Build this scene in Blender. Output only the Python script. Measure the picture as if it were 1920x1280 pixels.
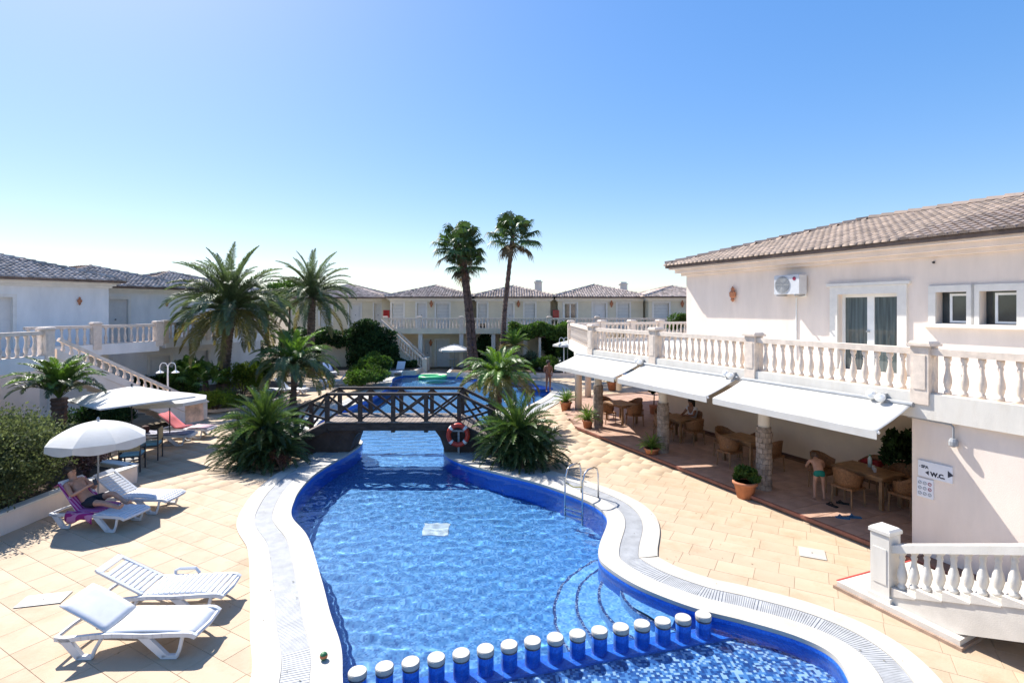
import bpy, bmesh, math, random
import numpy as np
from mathutils import Vector, Matrix, geometry

R = math.radians
scene = bpy.context.scene
for o in list(bpy.data.objects): bpy.data.objects.remove(o)
C = scene.collection

# ------------------------------------------------------------------ camera, sky, sun, exposure
EYE = 4.6
cam_d = bpy.data.cameras.new('camera'); cam = bpy.data.objects.new('camera', cam_d); C.objects.link(cam)
cam.location = (0, 0, EYE); cam.rotation_euler = (R(90), 0, 0)
cam_d.sensor_width = 36; cam_d.lens = 18.75; cam_d.shift_y = -62/1920
cam_d.clip_start = .1; cam_d.clip_end = 3000
scene.camera = cam
SUN_AZ, SUN_EL = 45.0, 48.5            # degrees left of the view axis, elevation
world = bpy.data.worlds.new('World'); scene.world = world; world.use_nodes = True
wn = world.node_tree.nodes; wl = world.node_tree.links; wn.clear()
sky = wn.new('ShaderNodeTexSky'); sky.sky_type = 'NISHITA'; sky.sun_disc = False
sky.sun_elevation = R(SUN_EL); sky.sun_rotation = R(-SUN_AZ)
sky.air_density = 1.0; sky.dust_density = 0.55; sky.ozone_density = 3.0; sky.altitude = 50
bg = wn.new('ShaderNodeBackground'); bg.inputs[1].default_value = .13
wo = wn.new('ShaderNodeOutputWorld'); hsv = wn.new('ShaderNodeHueSaturation'); hsv.inputs['Saturation'].default_value = 1.95; hsv.inputs['Hue'].default_value = .513; hsv.inputs['Value'].default_value = 1.92
gm = wn.new('ShaderNodeGamma'); gm.inputs[1].default_value = .5; wl.new(sky.outputs[0], gm.inputs[0]); wl.new(gm.outputs[0], hsv.inputs['Color']); wl.new(hsv.outputs[0], bg.inputs[0]); wl.new(bg.outputs[0], wo.inputs[0])
sd = bpy.data.lights.new('sun', 'SUN'); sd.energy = 5.0; sd.angle = R(.5); sd.color = (1, .955, .88)
sun = bpy.data.objects.new('sun', sd); C.objects.link(sun)
sdir = Vector((-math.sin(R(SUN_AZ))*math.cos(R(SUN_EL)), math.cos(R(SUN_AZ))*math.cos(R(SUN_EL)), math.sin(R(SUN_EL))))
sun.rotation_euler = sdir.to_track_quat('Z', 'Y').to_euler(); sun.location = sdir*60
vs = scene.view_settings; vs.view_transform = 'Standard'; vs.look = 'None'; vs.exposure = .85; vs.gamma = 1
scene.cycles.use_denoising = True
scene.cycles.max_bounces = 8; scene.cycles.transparent_max_bounces = 12; scene.cycles.transmission_bounces = 8
scene.cycles.caustics_reflective = False
rnd = random.Random(7); nr = np.random.default_rng(7)

# ------------------------------------------------------------------ helpers
def G(px, py, z=0.):                     # a point of the photograph carried onto the level z
    d = (EYE-z)*1000/(py-578); return Vector(((px-960)/1000*d, d, z))

def tag(o, label=None, cat=None, group=None, kind=None):
    if label: o['label'] = label
    if cat: o['category'] = cat
    if group: o['group'] = group
    if kind: o['kind'] = kind
    return o
def thing(name, label, cat, loc=(0, 0, 0), rz=0., group=None):
    o = bpy.data.objects.new(name, None); C.objects.link(o); o.empty_display_size = .1
    o.location = loc; o.rotation_euler = (0, 0, rz)
    return tag(o, label, cat, group)
def copy_tree(o, parent=None):
    c = o.copy(); C.objects.link(c)
    if parent: c.parent = parent
    for ch in o.children: copy_tree(ch, c)
    return c
def link(name, me, parent=None, loc=None, rot=None, scale=None, kind=None):
    o = bpy.data.objects.new(name, me); C.objects.link(o)
    if parent: o.parent = parent
    if loc is not None: o.location = loc
    if rot is not None: o.rotation_euler = rot
    if scale is not None: o.scale = scale if hasattr(scale, '__len__') else (scale,)*3
    if kind: o['kind'] = kind
    return o

class MB:
    def __init__(s): s.v = []; s.f = []; s.M = None
    def add(s, vs, fs):
        n = len(s.v)
        if s.M is not None: vs = [s.M @ Vector(p) for p in vs]
        s.v += [tuple(p) for p in vs]; s.f += [tuple(i+n for i in f) for f in fs]; return s
    def box(s, x0, x1, y0, y1, z0, z1):
        return s.add([(x0,y0,z0),(x1,y0,z0),(x1,y1,z0),(x0,y1,z0),(x0,y0,z1),(x1,y0,z1),(x1,y1,z1),(x0,y1,z1)],
                     [(0,3,2,1),(4,5,6,7),(0,1,5,4),(1,2,6,5),(2,3,7,6),(3,0,4,7)])
    def cbox(s, x0, x1, y0, y1, z0, z1, b=.01):      # box with a chamfered top
        vs = []
        for z, i in ((z0, 0), (z1-b, 0), (z1, b)):
            vs += [(x0+i,y0+i,z),(x1-i,y0+i,z),(x1-i,y1-i,z),(x0+i,y1-i,z)]
        fs = [(3,2,1,0),(8,9,10,11)]
        for k in (0, 4):
            for j in range(4): fs.append((k+j, k+(j+1)%4, k+4+(j+1)%4, k+4+j))
        return s.add(vs, fs)
    def beam(s, a, b, w, h, up=(0,0,1)):              # square bar between two points
        a, b = Vector(a), Vector(b); d = (b-a).normalized(); up = Vector(up)
        if abs(d.dot(up)) > .98: up = Vector((0,1,0))
        x = d.cross(up).normalized(); y = x.cross(d)
        q = [x*i*w/2+y*j*h/2 for i, j in ((-1,-1),(1,-1),(1,1),(-1,1))]
        return s.add([a+p for p in q]+[b+p for p in q], [(0,1,2,3),(7,6,5,4),(0,4,5,1),(1,5,6,2),(2,6,7,3),(3,7,4,0)])
    def prism(s, poly, z0, z1):
        n = len(poly); 
        return s.add([(p[0],p[1],z0) for p in poly]+[(p[0],p[1],z1) for p in poly],
                     [tuple(range(n-1,-1,-1)), tuple(range(n,2*n))]+[(i,(i+1)%n,n+(i+1)%n,n+i) for i in range(n)])
    def tube(s, path, r, seg=8, cap=True):
        path = [Vector(p) for p in path]; rs = r if hasattr(r, '__len__') else [r]*len(path)
        vs, fs = [], []; n = len(path); prev = None
        for i, p in enumerate(path):
            d = (path[min(i+1,n-1)]-path[max(i-1,0)])
            d = d.normalized() if d.length > 1e-9 else Vector((0,0,1))
            if prev is None:
                a = Vector((0,0,1)) if abs(d.z) < .9 else Vector((1,0,0)); x = d.cross(a).normalized()
            else:
                x = prev-d*prev.dot(d); x = x.normalized() if x.length > 1e-6 else d.orthogonal().normalized()
            prev = x; y = d.cross(x)
            for k in range(seg):
                t = 2*math.pi*k/seg; vs.append(p+(x*math.cos(t)+y*math.sin(t))*rs[i])
        for i in range(n-1):
            for k in range(seg):
                fs.append((i*seg+k, i*seg+(k+1)%seg, (i+1)*seg+(k+1)%seg, (i+1)*seg+k))
        if cap: fs += [tuple(range(seg-1,-1,-1)), tuple(range((n-1)*seg, n*seg))]
        return s.add(vs, fs)
    def lathe(s, prof, seg=12, c=(0,0), close=True):
        vs, fs = [], []; n = len(prof)
        for r, z in prof:
            for k in range(seg):
                t = 2*math.pi*k/seg; vs.append((c[0]+r*math.cos(t), c[1]+r*math.sin(t), z))
        for i in range(n-1):
            for k in range(seg): fs.append((i*seg+k, i*seg+(k+1)%seg, (i+1)*seg+(k+1)%seg, (i+1)*seg+k))
        if close: fs += [tuple(range(seg-1,-1,-1)), tuple(range((n-1)*seg, n*seg))]
        return s.add(vs, fs)
    def mesh(s, name, mat, smooth=False):
        me = bpy.data.meshes.new(name); me.from_pydata(s.v, [], s.f); me.update()
        if mat:
            for m in (mat if isinstance(mat, (list, tuple)) else [mat]): me.materials.append(m)
        if smooth: me.shade_smooth()
        return me
    def build(s, name, mat, parent=None, smooth=False, loc=None, rot=None, kind=None):
        return link(name, s.mesh(name, mat, smooth), parent, loc, rot, kind=kind)

def np_mesh(name, V, F, mat, smooth=False):          # V (n,3), F (m,k) arrays
    me = bpy.data.meshes.new(name); V = np.asarray(V, np.float32); F = np.asarray(F, np.int32)
    k = F.shape[1]; me.vertices.add(len(V)); me.vertices.foreach_set('co', V.ravel())
    me.loops.add(F.size); me.loops.foreach_set('vertex_index', F.ravel())
    me.polygons.add(len(F)); me.polygons.foreach_set('loop_start', np.arange(0, F.size, k, dtype=np.int32))
    me.update(calc_edges=True); me.validate()
    if mat: me.materials.append(mat)
    if smooth: me.shade_smooth()
    return me

def catmull(pts, n=8, closed=True):
    out = []; m = len(pts)
    rng = range(m) if closed else range(m-1)
    for i in rng:
        g = (lambda j: pts[j % m]) if closed else (lambda j: pts[max(0, min(m-1, j))])
        p0, p1, p2, p3 = [Vector(g(i+k)) for k in (-1, 0, 1, 2)]
        for k in range(n):
            t = k/n
            out.append(.5*((2*p1)+(p2-p0)*t+(2*p0-5*p1+4*p2-p3)*t*t+(3*p1-p0-3*p2+p3)*t**3))
    if not closed: out.append(Vector(pts[-1]))
    return out
def inside(p, poly):
    x, y = p[0], p[1]; c = False; n = len(poly); j = n-1
    for i in range(n):
        xi, yi = poly[i][0], poly[i][1]; xj, yj = poly[j][0], poly[j][1]
        if (yi > y) != (yj > y) and x < (xj-xi)*(y-yi)/(yj-yi)+xi: c = not c
        j = i
    return c
def offset(poly, d):                                   # outward for a counter-clockwise outline
    n = len(poly); out = []
    for i in range(n):
        a, b = poly[i-1], poly[(i+1) % n]; t = Vector((b[0]-a[0], b[1]-a[1])).normalized()
        out.append(Vector((poly[i][0]+t.y*d, poly[i][1]-t.x*d)))
    return out
def offset_clean(poly, d):
    out = offset(poly, d); n = len(poly); P = np.array([(p[0], p[1]) for p in poly]); bad = []
    for p in out: bad.append(np.sqrt(((P-np.array((p.x, p.y)))**2).sum(1)).min() < d*.985)
    i = 0
    while i < n:
        if bad[i] and not bad[i-1]:
            j = i
            while bad[j % n]: j += 1
            c = (out[i-1]+out[j % n])*.5
            for k in range(i, j): out[k % n] = c.copy()
            i = j
        i += 1
    return out
def area(poly): return sum(poly[i-1][0]*poly[i][1]-poly[i][0]*poly[i-1][1] for i in range(len(poly)))/2
def holed(name, outer, hole, z, mat):
    o = [Vector((p[0], p[1], 0)) for p in outer]; h = [Vector((p[0], p[1], 0)) for p in hole]
    tr = geometry.tessellate_polygon([o, h]); vs = [(p.x, p.y, z) for p in o+h]
    fs = []
    for t in tr:
        a, b, c = [Vector(vs[i]) for i in t]
        fs.append(tuple(t) if (b-a).cross(c-a).z > 0 else tuple(reversed(t)))
    me = bpy.data.meshes.new(name); me.from_pydata(vs, [], fs); me.update(); me.materials.append(mat); return me

# ------------------------------------------------------------------ materials
MATS = {}
def mat(name, col, rough=.6, var=.12, scale=3., bump=0., bscale=60., col2=None, island=0., metal=0., trans=0., rand=0., spec=.5, stretch=None, stain=0., stcol=(.72,.58,.45), stscale=.7):
    if name in MATS: return MATS[name]
    m = bpy.data.materials.new(name); m.use_nodes = True; nt = m.node_tree; N = nt.nodes; L = nt.links; N.clear()
    out = N.new('ShaderNodeOutputMaterial'); b = N.new('ShaderNodeBsdfPrincipled')
    b.inputs['Roughness'].default_value = rough; b.inputs['Metallic'].default_value = metal
    b.inputs['Specular IOR Level'].default_value = spec
    tc = N.new('ShaderNodeTexCoord'); mp = N.new('ShaderNodeMapping'); L.new(tc.outputs['Object'], mp.inputs[0])
    if stretch: mp.inputs['Scale'].default_value = stretch
    nz = N.new('ShaderNodeTexNoise'); nz.inputs['Scale'].default_value = scale; nz.inputs['Detail'].default_value = 6
    nz.inputs['Roughness'].default_value = .62; L.new(mp.outputs[0], nz.inputs['Vector'])
    c2 = col2 or tuple(c*(1-var*2.2) for c in col)
    c1 = tuple(min(1, c*(1+var*.5)) for c in col) if not col2 else col
    rp = N.new('ShaderNodeValToRGB'); rp.color_ramp.elements[0].position = .32; rp.color_ramp.elements[1].position = .68
    rp.color_ramp.elements[0].color = (*c2, 1); rp.color_ramp.elements[1].color = (*c1, 1); L.new(nz.outputs[0], rp.inputs[0])
    cur = rp.outputs[0]
    if stain:
        n3 = N.new('ShaderNodeTexNoise'); n3.inputs['Scale'].default_value = stscale; n3.inputs['Detail'].default_value = 9; n3.inputs['Roughness'].default_value = .7
        ge = N.new('ShaderNodeNewGeometry'); m3 = N.new('ShaderNodeMapping'); L.new(ge.outputs['Position'], m3.inputs[0]); L.new(m3.outputs[0], n3.inputs['Vector'])
        if stretch: m3.inputs['Scale'].default_value = stretch
        r3 = N.new('ShaderNodeMapRange'); r3.inputs['From Min'].default_value = .50; r3.inputs['From Max'].default_value = .72; r3.inputs['To Max'].default_value = stain; L.new(n3.outputs[0], r3.inputs[0])
        x3 = N.new('ShaderNodeMix'); x3.data_type = 'RGBA'; x3.blend_type = 'MULTIPLY'; L.new(r3.outputs[0], x3.inputs[0]); L.new(cur, x3.inputs[6]); x3.inputs[7].default_value = (*stcol, 1); cur = x3.outputs[2]
    if island or rand:
        if island: src = N.new('ShaderNodeNewGeometry').outputs['Random Per Island']
        else: src = N.new('ShaderNodeObjectInfo').outputs['Random']
        k = island or rand
        mr = N.new('ShaderNodeMapRange'); mr.inputs['To Min'].default_value = 1-k; mr.inputs['To Max'].default_value = 1+k*.7
        L.new(src, mr.inputs[0])
        mx = N.new('ShaderNodeMix'); mx.data_type = 'RGBA'; mx.blend_type = 'MULTIPLY'; mx.inputs[0].default_value = 1
        L.new(cur, mx.inputs[6]); L.new(mr.outputs[0], mx.inputs[7]); cur = mx.outputs[2]
    L.new(cur, b.inputs['Base Color'])
    if bump:
        n2 = N.new('ShaderNodeTexNoise'); n2.inputs['Scale'].default_value = bscale; n2.inputs['Detail'].default_value = 4
        L.new(mp.outputs[0], n2.inputs['Vector'])
        bp = N.new('ShaderNodeBump'); bp.inputs['Strength'].default_value = bump; bp.inputs['Distance'].default_value = .02
        L.new(n2.outputs[0], bp.inputs['Height']); L.new(bp.outputs[0], b.inputs['Normal'])
    last = b.outputs[0]
    if trans:
        t = N.new('ShaderNodeBsdfTranslucent'); hs = N.new('ShaderNodeHueSaturation'); hs.inputs['Saturation'].default_value = 1.15
        hs.inputs['Value'].default_value = 1.7; L.new(cur, hs.inputs['Color']); L.new(hs.outputs[0], t.inputs[0])
        ms = N.new('ShaderNodeMixShader'); ms.inputs[0].default_value = trans; L.new(b.outputs[0], ms.inputs[1]); L.new(t.outputs[0], ms.inputs[2]); last = ms.outputs[0]
    L.new(last, out.inputs[0]); MATS[name] = m; return m

stucco = mat('stucco_cream', (.86, .74, .65), .85, .05, 1.2, .25, 90, stretch=(1.5,1.5,.4), stain=.18, stcol=(.80,.74,.66), stscale=.8)
stucco_y = mat('stucco_yellow', (.74, .66, .50), .85, .06, 1.0, .2, 80)
stucco_w = mat('stucco_white', (.73, .69, .62), .8, .05, 1.5, .2, 90, stretch=(2,2,.6), stain=.4, stcol=(.78,.72,.64), stscale=1.2)
stucco_b = mat('stucco_pale', (.82, .81, .80), .85, .06, 1.2, .2, 90, stretch=(1.5,1.5,.4))
trim = mat('trim_plaster', (.80, .76, .70), .7, .05, 4)
stone = mat('cast_stone', (.82, .69, .57), .75, .10, 6, .2, 120)
stone_p = mat('cast_stone_pink', (.78, .66, .56), .75, .10, 6, .2, 120)
tilem = mat('roof_tile', (.60, .48, .41), .85, .25, 2.5, .3, 40, island=.45, col2=(.42, .33, .285))
tile_o = mat('roof_tile_single', (.38, .285, .225), .85, .25, 2.5, .3, 40, rand=.30, col2=(.27, .215, .185))
roofbase = mat('roof_base', (.20, .15, .13), .9, .2, 3)
white_p = mat('white_plastic', (.66, .67, .69), .4, .04, 5, stain=.35, stcol=(.84,.82,.76), stscale=3)
white_c = mat('white_canvas', (.68, .665, .63), .8, .03, 3, .15, 200, trans=.15, stain=.4, stcol=(.86,.82,.76), stscale=1.6)
white_paint = mat('white_paint', (.82, .82, .80), .4, .04, 4)
door_m = mat('door_paint', (.72, .70, .68), .5, .04, 4)
glass_d = mat('dark_glass', (.035, .05, .06), .06, .2, 2, spec=.8)
shutter = mat('roller_shutter', (.70, .69, .66), .55, .04, 4)
wood_d = mat('dark_timber', (.075, .052, .040), .7, .3, 4, .5, 30, stretch=(1, 6, 6))
wood_g = mat('weathered_plank', (.30, .24, .20), .8, .25, 4, .5, 30, rand=.25)
wicker = mat('wicker', (.30, .14, .055), .6, .25, 30, .6, 90)
wood_t = mat('table_wood', (.34, .19, .09), .5, .2, 6, .2, 40)
terracotta = mat('terracotta', (.50, .20, .10), .8, .15, 5, .2, 60)
soil = mat('soil', (.12, .08, .05), .95, .3, 8, .6, 30)
steel = mat('steel', (.62, .62, .62), .22, .05, 6, metal=1.)
grey_m = mat('grey_metal', (.35, .36, .37), .45, .08, 5)
dark_m = mat('dark_metal', (.04, .04, .045), .5, .1, 5)
skin = mat('skin', (.50, .27, .18), .5, .1, 8)
skin_t = mat('skin_tan', (.36, .17, .10), .5, .1, 8)
hair_d = mat('hair_dark', (.025, .017, .012), .6, .3, 20)
hair_b = mat('hair_brown', (.13, .08, .05), .6, .3, 20)
trunk_m = mat('palm_trunk', (.19, .13, .095), .9, .35, 5, .9, 14)
trunk_r = mat('palm_trunk_red', (.17, .10, .075), .9, .35, 5, .9, 14)
bark = mat('bark', (.13, .09, .065), .9, .3, 6, .8, 20)
date_l = mat('date_frond', (.14, .19, .075), .5, .35, 1.5, trans=.22, rand=.3)
date_y = mat('date_frond_old', (.25, .22, .06), .5, .3, 1.5, trans=.25, rand=.3)
wash_l = mat('fan_leaf', (.10, .17, .055), .45, .3, 1.5, trans=.2, rand=.35)
wash_dead = mat('dry_leaf', (.23, .16, .08), .8, .3, 3, trans=.15, rand=.3)
queen_l = mat('bright_frond', (.15, .26, .05), .45, .3, 1.5, trans=.3, rand=.3)
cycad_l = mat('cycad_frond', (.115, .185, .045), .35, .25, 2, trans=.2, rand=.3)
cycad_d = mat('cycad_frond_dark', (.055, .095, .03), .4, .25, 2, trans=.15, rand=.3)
LEAF = {k: mat('leaf_'+k, c, .75, .3, 1.2, spec=.2, trans=t, island=.4) for k, c, t in (
    ('dark', (.04, .085, .025), .2), ('mid', (.095, .17, .035), .28), ('lime', (.19, .26, .035), .32), ('grey', (.17, .21, .12), .25),
    ('blue', (.075, .115, .075), .22), ('hedge', (.15, .18, .075), .28), ('pot', (.14, .24, .05), .32), ('red', (.14, .06, .04), .2), ('plum', (.12, .08, .085), .2))}

# ------------------------------------------------------------------ the pool outline, the ground and the patio
POOL = [(-2.1,6.55),(-2.33,7.2),(-2.75,8.0),(-3.23,8.98),(-4.1,10.65),(-4.85,11.7),(-5.2,12.7),(-5.38,13.6),(-5.45,14.7),(-5.32,15.9),(-5.15,16.9),
        (-5.15,18.3),(-6.0,19.0),(-7.2,19.7),(-7.8,21.7),(-7.6,24.6),(-7.25,27.5),(-7.3,31.9),(-7.8,35.0),(-7.3,36.8),(-5.6,37.0),(-3.9,36.2),(-2.2,34.6),(0,33.4),
        (1.7,32.0),(2.2,30.0),(1.7,27.5),(.3,23.8),(-.9,20.7),(-1.6,19.2),(-2.13,18.3),(-2.13,16.9),(-1.42,15.75),(-.29,14.75),(.56,14.07),(1.33,13.26),(1.88,12.5),(2.08,11.9),(2.03,11.3),(1.74,10.4),
        (1.62,9.85),(1.7,9.42),(2.1,8.76),(2.76,8.16),(3.42,7.80),(3.99,7.42),(4.25,7.0),(4.1,6.4),(3.7,5.8),(3.0,5.3),(1.5,5.0),(0,5.1),(-1.3,5.5),(-1.9,6.0)]
pool = catmull([(p[0], p[1], 0) for p in POOL], 14)
if area(pool) < 0: pool.reverse()
W_Z = -.07                                            # water level
off = {k: (offset_clean(pool, k) if k > .2 else offset(pool, k)) for k in (-.02, .36, .38, .70, .72, 1.06, .5)}

ground_m = mat('garden_earth', (.22, .17, .11), .95, .25, .4, .4, 8)
link('ground', holed('ground', [(-900,-300),(900,-300),(900,1500),(-900,1500)], off[.5], -.025, ground_m), kind='structure')
grout = mat('grout', (.40, .29, .185), .95, .2, 6, .3, 60)
PAT = [(-13.2,3.5),(11.0,3.5),(11,40.5),(-13.2,40.5)]
patio = link('patio', holed('patio', PAT, off[.5], 0, grout), kind='structure')
# paving: one tile mesh shared by all pieces
pav = mat('paving', (.50, .385, .27), .8, .09, 1.1, .25, 45, rand=.07, col2=(.445, .335, .225), stain=.6, stscale=.9)
pav_j = mat('paving_far', (.50, .385, .27), .8, .09, 1.1, .25, 45, island=.07, col2=(.445, .335, .225), stain=.6, stscale=.9)
TA, TB = Vector((-.870, .494, 0)), Vector((.494, .870, 0)); TL, TW, TH = .62, .44, .007
ang_t = math.atan2(TA.y, TA.x)
cells = []
lim_pool = off[.70][::4]
row = {j: (random.Random(j).choice((.82, 1.0, 1.0, 1.22)), random.Random(j+500).random()) for j in range(-10, 110)}; wide = {}
for i in range(-95, 95):
    for j in range(-10, 110):
        c = TA*(i+row[j][1])*TL*row[j][0]+TB*j*TW; wide[id(c)] = row[j][0]
        if not (-13 < c.x < 10.6 and 3.6 < c.y < 40.2): continue
        if inside(c, lim_pool): continue
        if c.x > 7.2 and c.y < 9: continue
        cells.append(c)
def visw(c):
    px = c.x/c.y
    return (abs(px) < 1.0 and c.y > 6.4)
near = sorted([c for c in cells if visw(c)], key=lambda c: c.length)
ind = set(id(c) for c in near[:300])
def tile_mesh(mb, L, W, H, b=.006):
    mb.cbox(-L/2+.0022, L/2-.0022, -W/2+.0022, W/2-.0022, -.004, H, .002)
tmb = MB(); tile_mesh(tmb, TL, TW, TH); tme = tmb.mesh('paving_tile', pav)
bv = np.array(tmb.v); bf = tmb.f; jv, jf = [], []
for c in cells:
    dz = rnd.uniform(-.0012, .0012); kw = wide[id(c)]
    if id(c) in ind:
        link('paving_tile', tme, patio, (c.x, c.y, dz), (rnd.uniform(-.002,.002), rnd.uniform(-.002,.002), ang_t), (kw, 1, 1))
    else:
        n = len(jv)*len(bv)
        v = bv[:, 0:1]*kw*np.array(TA)+bv[:, 1:2]*np.array((-TA.y, TA.x, 0))+bv[:, 2:3]*np.array((0,0,1))+np.array((c.x, c.y, dz))
        jv.append(v); jf += [tuple(k+n for k in f) for f in bf]
link('paving_tiles', np_mesh('paving_tiles', np.concatenate(jv), np.array(jf), pav_j), patio, kind='stuff')

# coping round the pool: white inner band, slotted grating, white outer band
coping_m = mat('white_coping', (.50, .465, .405), .6, .07, 2.0, .15, 70, col2=(.51, .475, .415), stain=.45, stcol=(.8,.7,.58), stscale=1.6)
grate_m = mat('grating', (.43, .435, .44), .55, .10, 5, stain=.4, stcol=(.75,.72,.7), stscale=1.2)
def ring(a, b, z0, z1, mb, seg=None):
    n = len(a)
    for i in range(n):
        j = (i+1) % n
        if seg and not seg(i): continue
        q = [a[i], a[j], b[j], b[i]]
        if abs((q[2]-q[0]).cross(q[3]-q[1])) < 1e-5: continue
        mb.add([(p.x, p.y, z1) for p in q]+[(p.x, p.y, z0) for p in q], [(0,3,2,1),(0,1,5,4),(2,3,7,6),(1,2,6,5),(3,0,4,7)])
cp = link('pool_coping', None, kind='structure'); 
mb = MB(); ring(off[-.02], off[.36], -.02, .045, mb); mb.build('inner_band', coping_m, cp)
mb = MB(); ring(off[.72], off[1.06], -.02, .040, mb); mb.build('outer_band', coping_m, cp)
mb = MB(); ring(off[.36], off[.72], -.02, .024, mb); mb.build('gutter_bed', grate_m, cp)
# slats across the gutter
mb = MB(); acc = 0.; n = len(pool); cum = 0
for i in range(n):
    a, b = off[.36][i], off[.36][(i+1) % n]; c, d = off[.72][i], off[.72][(i+1) % n]
    mid = (a+c)*.5
    if mid.y > 17: continue
    L = ((a+c)*.5-(b+d)*.5).length; k = max(1, int(round(L/.035)))
    for q in range(k):
        t0, t1 = (q+.08)/k, (q+.84)/k
        p = [a.lerp(b, t0), a.lerp(b, t1), c.lerp(d, t1), c.lerp(d, t0)]
        p = [p[0].lerp(p[3], .03), p[1].lerp(p[2], .03), p[2].lerp(p[1], .03), p[3].lerp(p[0], .03)]
        mb.add([(x.x, x.y, .036) for x in p]+[(x.x, x.y, .020) for x in p], [(0,3,2,1),(0,1,5,4),(2,3,7,6),(1,2,6,5),(3,0,4,7)])
mb.build('grating', grate_m, cp, kind='stuff')

# ------------------------------------------------------------------ pool basin and water
def mosaic(name, cols, scale, dark=.5, bias=.5):
    m = bpy.data.materials.new(name); m.use_nodes = True; nt = m.node_tree; N = nt.nodes; L = nt.links
    b = N['Principled BSDF']; b.inputs['Roughness'].default_value = .35
    tc = N.new('ShaderNodeTexCoord')
    sn = N.new('ShaderNodeVectorMath'); sn.operation = 'SNAP'; sn.inputs[1].default_value = (1/scale,)*3
    L.new(tc.outputs['Object'], sn.inputs[0])
    wt = N.new('ShaderNodeTexWhiteNoise'); wt.noise_dimensions = '3D'; L.new(sn.outputs[0], wt.inputs[0])
    rp = N.new('ShaderNodeValToRGB'); rp.color_ramp.interpolation = 'CONSTANT'
    el = rp.color_ramp.elements; el[0].position = 0; el[0].color = (*cols[0][1], 1); el[1].position = cols[1][0]; el[1].color = (*cols[1][1], 1)
    for p, c in cols[2:]: e = el.new(p); e.color = (*c, 1)
    L.new(wt.outputs['Value'], rp.inputs[0])
    L.new(rp.outputs[0], b.inputs['Base Color']); return m
mos_floor = mosaic('mosaic_floor', [(0,(.10,.29,.57)),(.35,(.065,.23,.51)),(.62,(.165,.36,.64)),(.85,(.045,.16,.42))], 30)
mos_shallow = mosaic('mosaic_shallow', [(0,(.03,.12,.38)),(.3,(.10,.26,.58)),(.55,(.42,.58,.78)),(.8,(.015,.06,.24))], 26)
mos_wall = mosaic('mosaic_wall', [(0,(.022,.17,.70)),(.4,(.03,.20,.76)),(.7,(.018,.13,.62))], 40)
mos_step = mosaic('mosaic_step', [(0,(.19,.42,.72)),(.35,(.14,.36,.68)),(.62,(.26,.50,.80)),(.85,(.11,.30,.60))], 30)
mos_nose = mosaic('mosaic_nosing', [(0,(.03,.06,.20)),(.5,(.30,.34,.45)),(.7,(.02,.03,.12))], 40)
DEEP, SHAL = -1.35, -.42
basin = link('pool_basin', None, kind='structure')
wall = off[-.02]; n = len(wall); mb = MB()
mb.add([(p.x, p.y, -.015) for p in wall]+[(p.x, p.y, DEEP) for p in wall], [(i, n+i, n+(i+1) % n, (i+1) % n) for i in range(n)])
basin_parts = [mb.build('basin_wall', mos_wall, basin)]
tri = geometry.tessellate_polygon([[Vector((p.x, p.y, 0)) for p in wall]])
fm = bpy.data.meshes.new('basin_floor'); fm.from_pydata([(p.x, p.y, DEEP) for p in wall], [], [tuple(t) for t in tri]); fm.update(); fm.materials.append(mos_floor)
basin_parts.append(link('basin_floor', fm, basin))
B0, B1 = Vector((-1.92, 6.63, 0)), Vector((2.82, 7.86, 0)); bd = (B1-B0).normalized(); bn = Vector((-bd.y, bd.x, 0))
a, b = B0-bd*1.2+bn*.16, B1+bd*1.4+bn*.16
a2, b2 = a-bn*.3, b-bn*.3
mb = MB(); mb.prism([a2, b2, b2-bn*4.5, a2-bn*4.5], DEEP, SHAL); basin_parts.append(mb.build('shallow_floor', mos_shallow, basin))
mb = MB(); mb.prism([a, a2, b2, b], DEEP+.003, SHAL+.06); basin_parts.append(mb.build('divider_wall', mos_wall, basin))
# curved steps in the corner behind the divider
cst = Vector((2.95, 8.95, 0))
for k, (r, z) in enumerate(((1.12,-.34),(1.5,-.6),(1.88,-.86),(2.26,-1.1))):
    pts = []
    for q in range(41):
        t = R(95+q*4.2); p = cst+Vector((math.cos(t), math.sin(t), 0))*r
        if (p-a).dot(bn) > .01 and p.x < 2.6: pts.append(p)
    e0 = pts[-1]; s0 = (e0-a).dot(bd)
    pts += [a+bd*((e0-a).dot(bd))+bn*.01, a+bd*5.6+bn*.01, Vector((3.4, 9.6, 0))]
    mb = MB(); mb.prism(pts, DEEP+.002+.001*k, z); st = mb.build('pool_step', mos_step, basin); basin_parts.append(st)
    mb = MB(); m_ = [p for p in pts[:-3]]
    for i in range(len(m_)-1):
        p, q = m_[i], m_[i+1]; pi, qi = p+(cst-p).normalized()*.05, q+(cst-q).normalized()*.05
        mb.add([(*p.xy, z+.004), (*q.xy, z+.004), (*qi.xy, z+.004), (*pi.xy, z+.004)], [(0,1,2,3)])
    basin_parts.append(mb.build('step_nosing', mos_nose, st))
# main drain cover
dr = G(824, 985, DEEP)
mb = MB(); mb.cbox(-.3, .3, -.3, .3, 0, .02); o = mb.build('drain_cover', white_p, None, loc=(-1.78, 12.5, DEEP+.003), rot=(0,0,.05))
tag(o, 'white square drain cover on the deep pool floor', 'drain'); basin_parts.append(o)

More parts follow.
